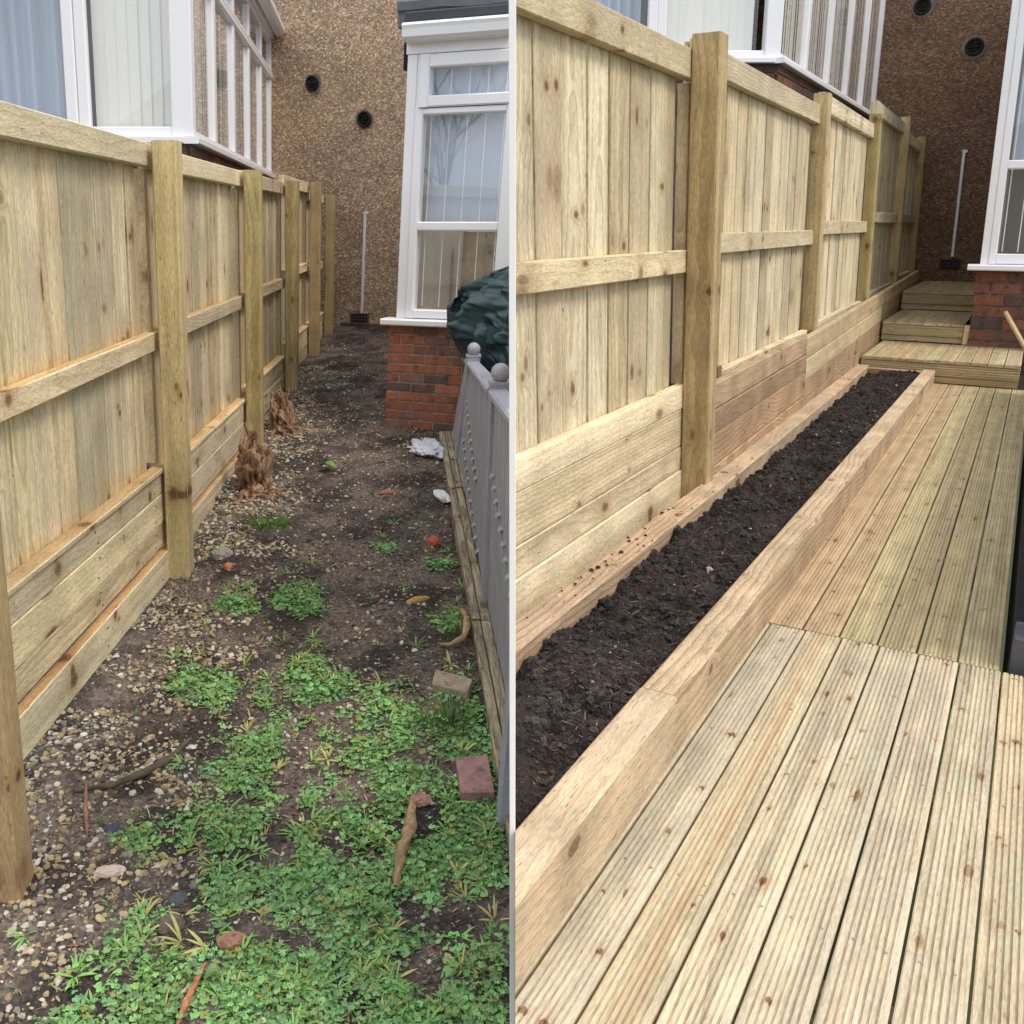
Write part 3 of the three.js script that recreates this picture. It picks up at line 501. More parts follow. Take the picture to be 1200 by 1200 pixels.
// ───────────── right: timber fence ─────────────
{
  const t = thing('timber_fence', 'clean pale close-board timber fence with knotty boards standing behind the raised soil bed', 'fence', mapF(-1.27, -1.8, 6));
  const pd = [1.7, 4.42, 7.45, 10.2, 12.7, 14.8], top = [0.74, 0.775, 0.86, 0.97, 1.16, 1.1];
  pd.forEach((d, i) => { if (i) add(t, 'post', box(mapF, [i > 1 ? -1.345 : -1.29, -1.75, d - 0.062], [i > 1 ? -1.243 : -1.167, top[i], d + 0.062], { axis: 1, at: PINE, ch: 0.006, col: (i * 5 + 1) % 16, tint: [0.76, 0.69, 0.51].map((q) => q * rr(0.94, 1.06)) }), M.fence, 'R'); });
  const spec = [[0, 0.72, -0.115, -0.73], [1, 0.78, -0.045, -0.745], [2, 0.88, 0.02, -0.72], [3, 1.1, 0.11, -0.67], [4, 1.03, 0.11, -0.62]];
  for (const [i, tr, mr, lo] of spec) {
    const a = pd[i] + 0.062, b = pd[i + 1] + 0.05;
    add(t, 'rail', box(mapF, [-1.338, tr - 0.12, a], [-1.292, tr, b], { axis: 2, at: PINE, tint: tone(1.02, 1.1) }), M.fence, 'R');
    add(t, 'rail', box(mapF, [-1.338, mr - 0.1, a], [-1.292, mr, b], { axis: 2, at: PINE, tint: tone(1.02, 1.1) }), M.fence, 'R');
    let d = a + 0.01, n = 0;
    while (d < b - 0.2) {
      let w = rr(0.2, 0.24); if (b - 0.13 - d - w < 0.12) w = b - 0.13 - d;
      const tw = rr(-0.003, 0.001), off = rr(-0.005, 0.005), d0 = d;
      const bm = (x, y, z) => mapF(x + off + tw * (z - d0 - w / 2) / w * 2, y, z);
      add(t, 'board', box(bm, [-1.362, lo - 0.06, d], [-1.341, tr - 0.01, d + w - 0.011], { axis: 1, at: PINE, ch: 0.003, tint: tone(0.84, 1.06) }), M.fence, 'R');
      d += w; n++;
    }
    add(t, 'batten', box(mapF, [-1.365, lo, b - 0.06], [-1.31, tr - 0.13, b - 0.02], { axis: 1, at: PINE, tint: [0.8, 0.74, 0.66] }), M.fence, 'R');
    const rows = [[0, 0.108, 0.004], [0.111, 0.29, 0.0], [0.293, 0.4, 0.003], [0.403, 0.62, 0.01]];
    if (i < 1) rows.forEach(([p, q, dx], r) => add(t, 'gravel_board', box(mapF, [-1.345 + dx, lo - q, a - 0.3], [-1.296 + dx, lo - p, b - 0.004], { axis: 2, at: PINE, col: [3, 7, 12, 9][r], tint: tone(1.0, 1.08) }), M.fence, 'R'));
    else add(t, 'rail', box(mapF, [-1.338, lo - 0.1, a], [-1.293, lo, b], { axis: 2, at: PINE, tint: tone(1.0, 1.08) }), M.fence, 'R');
  }
}
// retaining boards against the fence
{
  const t = thing('retaining_boards', 'rough brown reclaimed boards set on edge between the fence foot and the raised bed', 'boards', mapF(-1.2, -1.5, 6));
  const k0 = 0, mp = (k) => (n, y, d) => mapF(n, y + k * (d - 6.85), d);
  const rows = [[-0.73, -0.855], [-0.858, -0.975], [-0.978, -1.14], [-1.143, -1.4]];
  rows.forEach(([a, b], r) => add(t, 'board', box(mp(0.004), [-1.236 + 0.004 * (r % 2), b, 4.5], [-1.192 + 0.004 * (r % 2), a, 6.84], { axis: 2, at: SLEEPER, tint: [[0.82, 0.73, 0.63], [0.64, 0.53, 0.45], [0.76, 0.67, 0.58], [0.76, 0.66, 0.56]][r], ch: 0.006 }), M.sleeper, 'R'));
  const r2 = [[-0.745, -0.89], [-0.893, -1.03], [-1.033, -1.17], [-1.173, -1.45]];
  r2.forEach(([a, b], r) => add(t, 'board', box(mp(0.016), [-1.236 + 0.003 * (r % 2), b, 6.846], [-1.193 + 0.003 * (r % 2), a, 10.9], { axis: 2, at: r < 2 ? PINE : SLEEPER, tint: r < 2 ? [0.95, 0.87, 0.76] : [0.68, 0.6, 0.52], ch: 0.005, segs: knee(6.846, 10.9) }), r < 2 ? M.fence : M.sleeper, 'R'));
  [[-0.745, -0.88], [-0.883, -1.15]].forEach(([a, b], r) => add(t, 'board', box(mp(0.016), [-1.236, b, 10.906], [-1.193, a, 14.9], { axis: 2, at: PINE, tint: [0.8, 0.68, 0.54], ch: 0.005 }), M.fence, 'R'));
  add(t, 'stake', box(mapF, [-1.29, -1.5, 4.78], [-1.24, -0.69, 4.85], { axis: 1, at: SLEEPER, tint: [0.5, 0.36, 0.3] }), M.sleeper, 'R');
}

// ───────────── right: raised bed ─────────────
{
  const t = thing('raised_bed', 'long raised bed of rough timber sleepers filled with black soil, on the new deck', 'raised bed', mapRoot(-0.9, -1.36, 5));
  const far = (n, y, d) => mapRoot(n, y - 0.0095 * Math.max(0, d - 2.2), d);
  const lft = (n, y, d) => mapRoot(n - dr(d), y - 0.0085 * Math.max(0, d - 2.2), d);
  const slp = (map, a, b, n0, n1, y1, c, tint) => add(t, 'sleeper', box(map, [n0, -1.42, a], [n1, y1, b], { axis: 2, at: SLEEPER, col: c, ch: 0.007, tint, segs: knee(a, b) }), M.sleeper, 'R');
  slp(mapRoot, 0.8, 2.188, -0.715, -0.612, -1.168, 1, [1.06, 1.03, 0.98]);
  slp(far, 2.194, 5.62, -0.714, -0.614, -1.17, 3, [1.03, 1.0, 0.95]); slp(far, 5.626, 9.42, -0.715, -0.615, -1.172, 1, [1.02, 0.98, 0.92]);
  slp(lft, 0.9, 4.1, -1.203, -1.098, -1.17, 3, [0.98, 0.9, 0.84]); slp(lft, 4.106, 7.45, -1.203, -1.099, -1.172, 1, [0.95, 0.9, 0.84]); slp(lft, 7.456, 9.42, -1.203, -1.099, -1.172, 2, [0.95, 0.9, 0.84]);
  add(t, 'sleeper', box(mapRoot, [-1.15, -1.42, 9.34], [-0.717, -1.25, 9.418], { axis: 0, at: SLEEPER, tint: [0.8, 0.72, 0.62], ch: 0.006 }), M.sleeper, 'R');
}
const bedTop = (d) => -1.17 - 0.009 * Math.max(0, d - 2.2);
const soilY = (n, d) => { const u = (n + 0.91) / 0.2; return bedTop(d) - 0.075 + 0.03 * (1 - u * u) + 0.075 * (fbm(n * 5 + 3, d * 5, 4) - 0.5) + 0.085 * (fbm(n * 14 + 3, d * 14, 4) - 0.5) + 0.02 * sst(-1.0, -0.72, n) + 0.02 * (fbm(n * 46, d * 46 + 8, 2) - 0.5); };
{
  const nx = 70, nz = 1500, P = [], U = [], I = [];
  for (let j = 0; j <= nz; j++) for (let i = 0; i <= nx; i++) { const t = j / nz, d = 1.0 + 8.33 * (0.35 * t + 0.65 * t * t), sh = -dr(d), n0 = -1.1 + sh, n = n0 + (-0.712 - n0) * i / nx; P.push(...mapRoot(n, soilY(n, d), d)); U.push(n / 0.8, d / 0.8); }
  for (let j = 0; j < nz; j++) for (let i = 0; i < nx; i++) { const a = j * (nx + 1) + i, b = a + 1, c = a + nx + 1, e = c + 1; I.push(a, b, e, a, e, c); }
  const g = new THREE.BufferGeometry(); g.setAttribute('position', new THREE.Float32BufferAttribute(P, 3)); g.setAttribute('uv', new THREE.Float32BufferAttribute(U, 2)); g.setIndex(I); g.computeVertexNormals();
  const m = add(null, 'bed_soil', g, M.compost, 'R'); m.userData = { kind: 'stuff', label: 'loose black topsoil filling the raised sleeper bed', category: 'soil' };
}
function pebbleGeo(seed, detail, flatness) {
  const g = new THREE.IcosahedronGeometry(1, detail), p = g.attributes.position;
  for (let i = 0; i < p.count; i++) { const x = p.getX(i), y = p.getY(i), z = p.getZ(i), k = 0.72 + 0.55 * vn(x * 1.7 + seed * 7.1 + 10, y * 1.7 + z * 1.9 + 20); p.setXYZ(i, x * k, y * k * flatness, z * k); }
  g.computeVertexNormals(); return g;
}
function scatter(name, label, category, variants, mat, list) { // list: [x,y,z world, sx,sy,sz, rotY, tilt, colour]
  const o = new THREE.Group(); o.name = numbered(name); o.userData = { label, category, kind: 'stuff' }; scene.add(o);
  const buckets = variants.map(() => []); list.forEach((q, i) => buckets[i % variants.length].push(q));
  const m4 = new THREE.Matrix4(), e = new THREE.Euler(), qn = new THREE.Quaternion(), col = new THREE.Color();
  buckets.forEach((b, k) => { if (!b.length) return; const im = new THREE.InstancedMesh(variants[k], mat, b.length); im.name = name.replace(/s$/, '') + '_mass'; im.castShadow = im.receiveShadow = true; im.userData.kind = 'stuff';
    b.forEach((q, i) => { e.set(q[7] * Math.cos(q[6] * 3), q[6], q[7] * Math.sin(q[6] * 5)); qn.setFromEuler(e); m4.compose(new THREE.Vector3(q[0], q[1], q[2]), qn, new THREE.Vector3(q[3], q[4], q[5])); im.setMatrixAt(i, m4); im.setColorAt(i, col.setRGB(...q[8])); });
    im.computeBoundingSphere(); o.add(im); });
  return o;
}
const CLODS = [11, 12, 13, 14].map((s) => { const g = new THREE.IcosahedronGeometry(1, 2), p = g.attributes.position; for (let i = 0; i < p.count; i++) { const x = p.getX(i), y = p.getY(i), z = p.getZ(i), k = 0.45 + 0.75 * vn(x * 2.1 + s * 7.1 + 10, y * 2.1 + z * 2.3 + 20) + 0.5 * (vn(x * 6 + s + 40, y * 6 - z * 5 + 50) - 0.4); p.setXYZ(i, x * k, y * k * 0.8, z * k); } g.computeVertexNormals(); return g; });
const STONES = [1, 2, 3, 4].map((s) => pebbleGeo(s, 1, 0.7));
{
  const list = [];
  for (let k = 0; k < 16000; k++) {
    const t = rnd(), d = 1.2 + 8.1 * (0.4 * t + 0.6 * t * t), sh = -dr(d), n = -1.09 + sh + (0.37 - sh) * Math.pow(rnd(), 1.15), r = Math.pow(rnd(), 6) * 0.012 + 0.0015 + 0.0022 * rnd(), p = mapRoot(n, soilY(n, d) + r * 0.2, d);
    if (side(p, KR) < 0.03) continue;
    const dry = sst(0.5, 0.72, fbm(n * 4 + 70, d * 2.2 + 7, 3)), c = rnd() < 0.012 ? rr(0.2, 0.45) : rr(0.01, 0.032) * (1 + 1.2 * dry); list.push([...p, r, r * rr(0.6, 1), r * rr(0.7, 1.2), rnd() * 6.3, rr(0, 1), [c * 1.2, c * 0.92, c * 0.8]]);
  }
  for (let k = 0; k < 700; k++) { const d = 1.3 + 7.9 * rnd() * rnd(), n = rr(-1.07, -0.73), p = mapRoot(n, soilY(n, d) + 0.004, d); if (side(p, KR) < 0.04) continue; const c = rr(0.05, 0.3); list.push([...p, rr(0.005, 0.025), 0.0009, 0.0012, rnd() * 6.3, rr(0, 0.5), [c, c * 0.7, c * 0.45]]); } // root fibres and bark
  for (let k = 0; k < 110; k++) { // crumbs dropped on the back sleeper
    const d = 2.4 + 3 * rnd() * rnd() + 0.4 * rnd(), n = rr(-1.2, -1.1) - dr(d), r = Math.pow(rnd(), 3) * 0.007 + 0.0015, p = mapRoot(n, bedTop(d) + r * 0.4, d); if (side(p, KR) < 0.02) continue;
    list.push([...p, r, r * 0.7, r, rnd() * 6.3, 0.2, [0.03, 0.024, 0.02]]);
  }
  scatter('soil_clods', 'black soil clods and crumbs strewn over the raised bed and its back sleeper', 'soil', CLODS, M.stone, list);
}

// ───────────── right: deck and steps ─────────────
function deckBoard(map, n0, n1, d0, d1, y, tint, o = {}) { // grooved top, grain along d
  const w = n1 - n0, N = 7, rim = w * 0.1, pitch = (w - 2 * rim) / N, dep = o.dep ?? 0.0048, th = 0.026, pr = [[0, -th], [0, -0.003], [0.003, 0]];
  for (let k = 0; k < N; k++) { const a = rim + pitch * k, g = pitch * 0.3; pr.push([a + g, 0], [a + g * 1.25, -dep], [a + pitch - g * 1.25, -dep], [a + pitch - g, 0]); }
  pr.push([w - 0.003, 0], [w, -0.003], [w, -th]);
  const P = [], U = [], C = [], col = o.col ?? Math.floor(rnd() * 16), v0 = rnd(), n = pr.length;
  const put = (k, d) => { P.push(...map(n0 + pr[k][0], y + pr[k][1], d)); U.push((col + 0.02 + 0.96 * pr[k][0] / w) / 16, v0 + (d - d0) / DECK.len); C.push(...tint); };
  for (let k = 0; k + 1 < n; k++) { put(k, d0); put(k + 1, d0); put(k + 1, d1); put(k, d0); put(k + 1, d1); put(k, d1); }
  for (const d of [d0, d1]) for (let k = 0; k + 1 < n; k++) { const lo = (m) => { P.push(...map(n0 + pr[m][0], y - th, d)); U.push((col + 0.5) / 16, v0 + 0.01); C.push(...tint); }; put(k, d); put(k + 1, d); lo(k + 1); put(k, d); lo(k + 1); lo(k); }
  const g = new THREE.BufferGeometry(); g.setAttribute('position', new THREE.Float32BufferAttribute(P, 3)); g.setAttribute('uv', new THREE.Float32BufferAttribute(U, 2)); g.setAttribute('color', new THREE.Float32BufferAttribute(C, 3)); g.computeVertexNormals(); return g;
}
const BP = 0.1197;
{
  const t = thing('timber_deck', 'grooved pale timber deck running beside the raised bed towards the steps', 'deck', mapRoot(-0.25, -1.36, 4));
  for (let k = -5; k < 5; k++) { const n0 = -0.13 + 0.1185 * k; if (n0 < -0.75) continue; add(t, 'deck_board', deckBoard(mapRoot, n0 + 0.003, n0 + 0.1185 - 0.003, 0.7, 3.256, -1.36 + rr(-0.001, 0.001), tone(0.97, 1.08), { col: (k * 5 + 40) % 16 }), M.deck, 'R'); }
  for (let k = -5; k < 2; k++) { const n0 = -0.138 + 0.1203 * k; add(t, 'deck_board', deckBoard(mapRoot, n0 + 0.003, n0 + 0.1203 - 0.003, 3.264, 9.46, -1.36 + rr(-0.001, 0.001), [0.92, 0.86, 0.7].map((q) => q * rr(0.93, 1.05)), { col: (k * 3 + 35) % 16 }), M.deck, 'R'); }
  for (const d of [1.6, 2.4, 3.2, 4.4, 5.6, 6.8, 8, 9.2]) add(t, 'joist', box(mapRoot, [-0.7, -1.5, d], [d < 3.3 ? 0.45 : 0.1, -1.388, d + 0.045], { axis: 0, at: PINE, tint: G(0.9) }), M.fence, 'R');
  // screw heads, in pairs along the joists
  const gs = []; for (const d of [1.75, 2.42, 3.225, 3.3, 4.42, 5.6]) for (let k = -4; k < 4; k++) for (const q of [0.03, 0.09]) { const n = -0.13 + 0.1185 * k + q, p = mapRoot(n, -1.3595, d + rr(-0.006, 0.006)); if (d > 3.26 && k > 1) continue; if (side(p, KR) < 0.05) continue; gs.push(new THREE.CylinderGeometry(0.0032, 0.0032, 0.002, 8).translate(...p)); }
  const s = add(t, 'screw_head', mergeGeometries(gs), std({ color: 0x9a9382, metalness: 0.5, roughness: 0.5 })); s.userData.kind = 'stuff';
}
const TR = [0.97, 0.92, 0.77];
function step(label, n0, n1, d0, d1, y, yLow, base, off) {
  const t = thing('deck_step', label, 'step', base), cnt = Math.max(1, Math.round((n1 - n0) / 0.128)), w = (n1 - n0) / cnt;
  for (let k = 0; k < cnt; k++) add(t, 'tread_board', deckBoard(mapRoot, n0 + w * k + 0.003, n0 + w * (k + 1) - 0.003, d0, d1, y, TR.map((q) => q * rr(0.95, 1.05))), M.deck, 'R');
  const m = (y - 0.027 - yLow) * 0.62;
  const riser = (y1, y0, d) => add(t, 'riser_board', box(mapRoot, [n0, y0, d], [n1, y1, d + 0.028], { axis: 0, at: DECK, ch: 0.004, tint: TR }), M.deck, 'R');
  riser(y - 0.028, y - 0.028 - m, d0 + 0.012); riser(y - 0.031 - m, yLow + 0.002, d0 + 0.03);
  // grooves of the fascia boards
  for (let k = 1; k < 5; k++) { const yy = y - 0.028 - m * k / 5; add(t, 'riser_rib', box(mapRoot, [n0 + 0.002, yy, d0 + 0.006], [n1 - 0.002, yy + m / 5 - 0.008, d0 + 0.0118], { axis: 0, at: DECK, ch: 0.001, tint: TR }), M.deck, 'R'); }
  return t;
}
step('lowest deck step, widest, its tread reaching the front of the brick bay', -1.235, 0.02, 9.45, 10.83, -1.157, -1.36, mapRoot(-0.6, -1.36, 9.5));
{ const t = step('middle deck step with a pale end trim beside the brick bay', -1.26, -0.52, 10.86, 12.5, -0.962, -1.157, mapRoot(-0.9, -1.157, 10.9)); add(t, 'end_trim', box(mapRoot, [-0.516, -1.155, 10.85], [-0.466, -0.965, 10.88], { axis: 1, at: PINE, tint: [1.05, 1, 0.9] }), M.fence); }
step('topmost deck step, against the exposure-darkened pebble-dashed wall', -1.285, -0.5, 12.52, 14.95, -0.753, -0.962, mapRoot(-0.9, -0.962, 12.6));

// ───────────── grey balustrades ─────────────
function finialPost(t, map, x, z, w, y0, y1, r, clip) {
  const p = add(t, 'post', box(map, [x - w / 2, y0, z - w / 2], [x + w / 2, y1, z + w / 2], { axis: 1, ch: 0.006 }), M.greyPaint, clip); if (!p) return;
  add(p, 'post_cap', box(map, [x - w * 0.54, y1, z - w * 0.54], [x + w * 0.54, y1 + 0.012, z + w * 0.54], { axis: 1, ch: 0.004 }), M.greyPaint, clip);
  const c = map(x, y1 + 0.008 + r * 0.92, z), g = new THREE.SphereGeometry(r, 28, 20); g.translate(...c); add(p, 'ball_finial', g, M.greyPaint, clip);
}
{
  const t = thing('balustrade', 'low slate-grey garden fence with ball finials along the soil path to the brick bay', 'fence', mapL(0.25, -1.7, 4.4));
  const yt = (z) => -0.65 - 0.082 * (z - 3.85), X = 0.254, xb = (z) => 0.292 - 0.04 * (z - 3.6), fx = (y, z) => { const f = clamp((yt(z) - y) / (yt(z) - gBase(z))); return X + (xb(z) - X) * f; };
  const lm = (x, y, z) => mapL(x + fx(y, z), y, z);
  finialPost(t, lm, 0, 5.78, 0.085, -1.55, yt(5.78) + 0.03, 0.04, 'L'); finialPost(t, lm, 0.008, 3.85, 0.085, -1.7, yt(3.85) + 0.02, 0.04, 'L');
  add(t, 'post', box(mapL, [0.225, -1.85, 2.42], [0.32, -0.5, 2.5], { axis: 1, ch: 0.006 }), M.greyPaint, 'L');
  const cap = (x, y, z) => mapL(x, y + yt(z), z);
  for (const [a, b] of [[2.5, 3.805], [3.895, 5.735], [5.825, 6.42]]) add(t, 'top_rail', box(cap, [X - 0.042, -0.035, a], [X + 0.042, 0.0, b], { axis: 2, ch: 0.009 }), M.greyPaint, 'L');
  for (let z = 2.51, k = 0; z < 6.36; z += 0.062, k++) { const dx = k % 2 ? 0.003 : 0; add(t, 'slat', box((x, y, zz) => { const Y = y < 0.5 ? gBase(zz) + 0.02 : yt(zz) - 0.036; return lm(x, Y, zz); }, [-0.014 - dx, 0, z], [0.014, 1, z + 0.047], { axis: 1, ch: 0.008 }), M.greyPaint, 'L'); }
  // moulded bead chains on the garden face
  const gs = [];
  for (const [za, ya, zb, yb, n] of [[5.6, -1.02, 4.55, -1.22, 10], [5.5, -1.24, 4.25, -1.5, 11], [3.7, -0.98, 2.8, -1.2, 10]]) for (let k = 0; k < n; k++) for (const s of [0, 1]) { const f = k / (n - 1), z = za + (zb - za) * f, y = ya + (yb - ya) * f - s * 0.018; gs.push(new THREE.SphereGeometry(0.012, 10, 8).scale(1.1, 0.45, 1.9).translate(...lm(-0.019, y, z + s * 0.03))); }
  const m = add(t, 'bead_moulding', mergeGeometries(gs), M.greyPaint, 'L'); m.userData.kind = 'stuff';
}
{
  const t = thing('edging_board', 'weathered grooved timber edging along the foot of the slate-grey fence', 'edging', mapL(0.17, -1.7, 4.4));
  const mg = (x, y, z) => mapL(x + 0.09 - 0.042 * (z - 3.6), y + gBase(z) + 0.062, z);
  [[2.3, 3.62], [3.63, 5.2], [5.22, 6.35]].forEach(([a, b]) => [[0.105, 0.14], [0.145, 0.182], [0.187, 0.222]].forEach(([p, q]) => add(t, 'edging_strip', box(mg, [p, -0.12, a], [q, rr(-0.004, 0.003), b], { axis: 2, at: GREYWOOD, ch: 0.004, tint: tone(1.1, 1.3) }), M.oldwood, 'L')));
}
{
  const t = thing('balustrade', 'dark grey painted garden fence post and panel along the edge of the deck', 'fence', mapRoot(0.2, -1.6, 6));
  add(t, 'plinth', box(mapRoot, [0.126, -1.62, 3.3], [0.29, -1.26, 3.47], { axis: 1, ch: 0.008 }), M.darkPaint);
  add(t, 'post', box(mapRoot, [0.15, -1.26, 3.33], [0.27, -0.75, 3.45], { axis: 1, ch: 0.008 }), M.darkPaint);
  add(t, 'top_rail', box(mapRoot, [0.17, -0.82, 3.46], [0.25, -0.78, 9.3], { axis: 2, ch: 0.008 }), M.darkPaint);
  for (let d = 3.48; d < 9.2; d += 0.16) add(t, 'slat', box(mapRoot, [0.165, -1.62, d], [0.195, -0.821, d + 0.15], { axis: 1, ch: 0.005 }), M.darkPaint);
  add(t, 'gap_shade_strip', box(mapRoot, [0.128, -1.62, 3.48], [0.16, -1.34, 9.4], { axis: 2, ch: 0.004 }), M.black);  // black strip, painted shade of the open gap beside the deck
}
{
  const a = mapRoot(-0.19, -0.81, 10.72), b = mapRoot(0.62, -2.0, 10.3), A = new THREE.Vector3(...a), B = new THREE.Vector3(...b), L = A.distanceTo(B), q = new THREE.Quaternion().setFromUnitVectors(new THREE.Vector3(0, -1, 0), B.clone().sub(A).normalize());
  const mp = (x, y, z) => { const v = new THREE.Vector3(x, y, z).applyQuaternion(q); return [v.x + a[0], v.y + a[1], v.z + a[2]]; };
  const m = add(null, 'timber_batten', box(mp, [-0.016, -L, -0.016], [0.016, 0, 0.016], { axis: 1, at: PINE, ch: 0.003, tint: [1.05, 0.95, 0.8] }), M.fence); m.userData = { label: 'pale timber batten leaning against the dark red brick base', category: 'batten' };
}

// ───────────── left: tarpaulin-covered furniture ─────────────
{
  const g = new THREE.SphereGeometry(1, 260, 190), p = g.attributes.position;
  for (let i = 0; i < p.count; i++) {
    let x = p.getX(i), y = p.getY(i), z = p.getZ(i); const a = Math.atan2(z, x);
    const fold = Math.abs(fbm(a * 2.6 + 8, y * 1.7 + 4, 3) - 0.5) * 0.5 + Math.abs(fbm(x * 3 + y * 4 + 30, z * 3 - y * 2 + 12, 3) - 0.5) * 0.34, cre = 0.07 * (1 - 2 * Math.abs(fbm(x * 5 + z * 3 + 60, y * 5 + z * 4 + 60, 2) - 0.5)) + 0.035 * (1 - 2 * Math.abs(fbm(x * 12 - z * 7 + 80, y * 12 + z * 6 + 80, 2) - 0.5)), k = 0.86 + fold + cre - 0.1 * Math.abs(Math.sin(a * 5 + y * 4 + 2 * fbm(x * 2 + 9, z * 2, 2)));
    const yy = y * 0.5; p.setXYZ(i, 0.8 + x * k * 0.64, -0.76 + yy * (0.95 + 0.12 * k) - 0.25 * x * (y < 0 ? 1 : 0.25), z * k * 0.22 + 0.4 * (x + 0.6) * 0.3);
  }
  g.translate(0, EYE, -6.12); g.computeVertexNormals();
  const m = add(null, 'tarpaulin_cover', g, M.tarp, 'L'); m.userData = { label: 'dark green crumpled tarpaulin draped over something behind the grey fence', category: 'tarpaulin' };
}

// ───────────── left: gravel, weeds and litter ─────────────
const inStrip = (x, z, e = 0.03) => side(flat(x, gy(x, z), z), KL) < -e && x < 0.2 - 0.042 * (z - 3.6);
{
  const tan = [[0.38, 0.29, 0.15], [0.44, 0.35, 0.2], [0.3, 0.22, 0.12], [0.46, 0.41, 0.3], [0.22, 0.17, 0.11], [0.52, 0.49, 0.42], [0.2, 0.18, 0.165], [0.1, 0.085, 0.08]], list = [];
  let guard = 0;
  while (list.length < 15000 && guard++ < 300000) {
    const t = rnd(), z = 1.55 + 7.4 * (0.5 * t + 0.5 * t * t), x = -1.36 + 1.5 * rnd(); if (!inStrip(x, z)) continue;
    const n = fbm(x * 3.1 + 40, z * 3.1 + 3, 3), edge = z < 2.2 ? -0.95 : z < 3 ? -0.82 : z < 5 ? -0.8 : -0.9, den = sst(edge + 0.32, edge - 0.12, x + (n - 0.5) * 0.7) * sst(0.36, 0.52, fbm(x * 5 + 3, z * 5 + 70, 2)) + 0.045;
    if (rnd() > den * (z < 2.5 ? 0.45 : z < 3 ? 0.75 : 1)) continue;
    const r = 0.003 + 0.0082 * Math.pow(rnd(), 2), c = pick(tan), v = rr(0.75, 1.2);
    list.push([x, gy(x, z) + EYE + r * 0.3, -z, r * rr(0.9, 1.5), r * rr(0.7, 1), r * rr(0.8, 1.2), rnd() * 6.3, rr(0, 0.9), c.map((q) => q * v)]);
  }
  scatter('gravel', 'mixed cream, tan and grey gravel spread along the foot of the stained fence', 'gravel', STONES, M.stone, list);
  // fine crumbs and chips in the bare soil
  const l2 = [];
  for (let k = 0; k < 15000; k++) {
    const t = rnd(), z = 1.55 + 9.5 * (0.4 * t + 0.6 * t * t), x = -1.15 + 1.5 * rnd(); if (!inStrip(x, z, 0.02)) continue;
    const r = 0.002 + 0.006 * Math.pow(rnd(), 3), u = rnd(), c = u < 0.22 ? [0.5, 0.46, 0.38] : u < 0.4 ? [0.3, 0.2, 0.12] : [0.07, 0.055, 0.045], v = rr(0.7, 1.25);
    l2.push([x, gy(x, z) + EYE + r * 0.3, -z, r * rr(0.8, 1.6), r, r, rnd() * 6.3, rr(0, 1), c.map((q) => q * v)]);
  }
  for (let k = 0; k < 2600; k++) { // straw, bark and twig bits
    const t = rnd(), z = 1.6 + 8 * (0.5 * t + 0.5 * t * t), x = -1.1 + 1.4 * rnd(); if (!inStrip(x, z, 0.04)) continue;
    const L = rr(0.006, 0.022), w = rr(0.0008, 0.002), u = rnd(), c = u < 0.5 ? [0.4, 0.31, 0.19] : u < 0.75 ? [0.24, 0.14, 0.08] : [0.1, 0.07, 0.05];
    l2.push([x, gy(x, z) + EYE + 0.003, -z, L, w, w * 1.6, rnd() * 6.3, rr(0, 0.25), c]);
  }
  scatter('soil_crumbs', 'small crumbs, chips and stones scattered over the bare brown soil', 'soil', STONES, M.stone, l2);
}
function leafGeo(seed) { // a small plant: several scalloped leaflets on short stalks
  const r = rng(seed), P = [], tri = (a, b, c) => P.push(...a, ...b, ...c), nl = 7;
  for (let k = 0; k < nl; k++) {
    const az = k / nl * 6.283 + r() * 0.8, reach = 0.008 + 0.034 * r(), h = 0.008 + 0.034 * r() * r(), cx = Math.cos(az) * reach, cz = Math.sin(az) * reach, R = 0.006 + 0.007 * r(), ti = 0.25 + 0.5 * r(), n = 10, ring = [];
    for (let i = 0; i <= n; i++) { const a = i / n * 5.6 - 2.8, q = R * (0.78 + 0.3 * Math.abs(Math.cos(a * 1.6 + 0.4))), u = Math.cos(a) * q, v = Math.sin(a) * q, up = h - u * ti * 0.6 - (v * v) / R * 0.35 + 0.0015 * Math.sin(i * 3); ring.push([cx + u * Math.cos(az) - v * Math.sin(az), up, cz + u * Math.sin(az) + v * Math.cos(az)]); }
    const c0 = [cx, h - 0.002, cz]; for (let i = 0; i < n; i++) tri(c0, ring[i + 1], ring[i]);
    const s = 0.0012; tri([-s, 0, s], [s, 0, -s], [cx, h - 0.002, cz]);
  }
  const g = new THREE.BufferGeometry(); g.setAttribute('position', new THREE.Float32BufferAttribute(P, 3)); g.computeVertexNormals(); return g;
}
const LEAVES = [1, 2, 3, 4, 5].map(leafGeo);
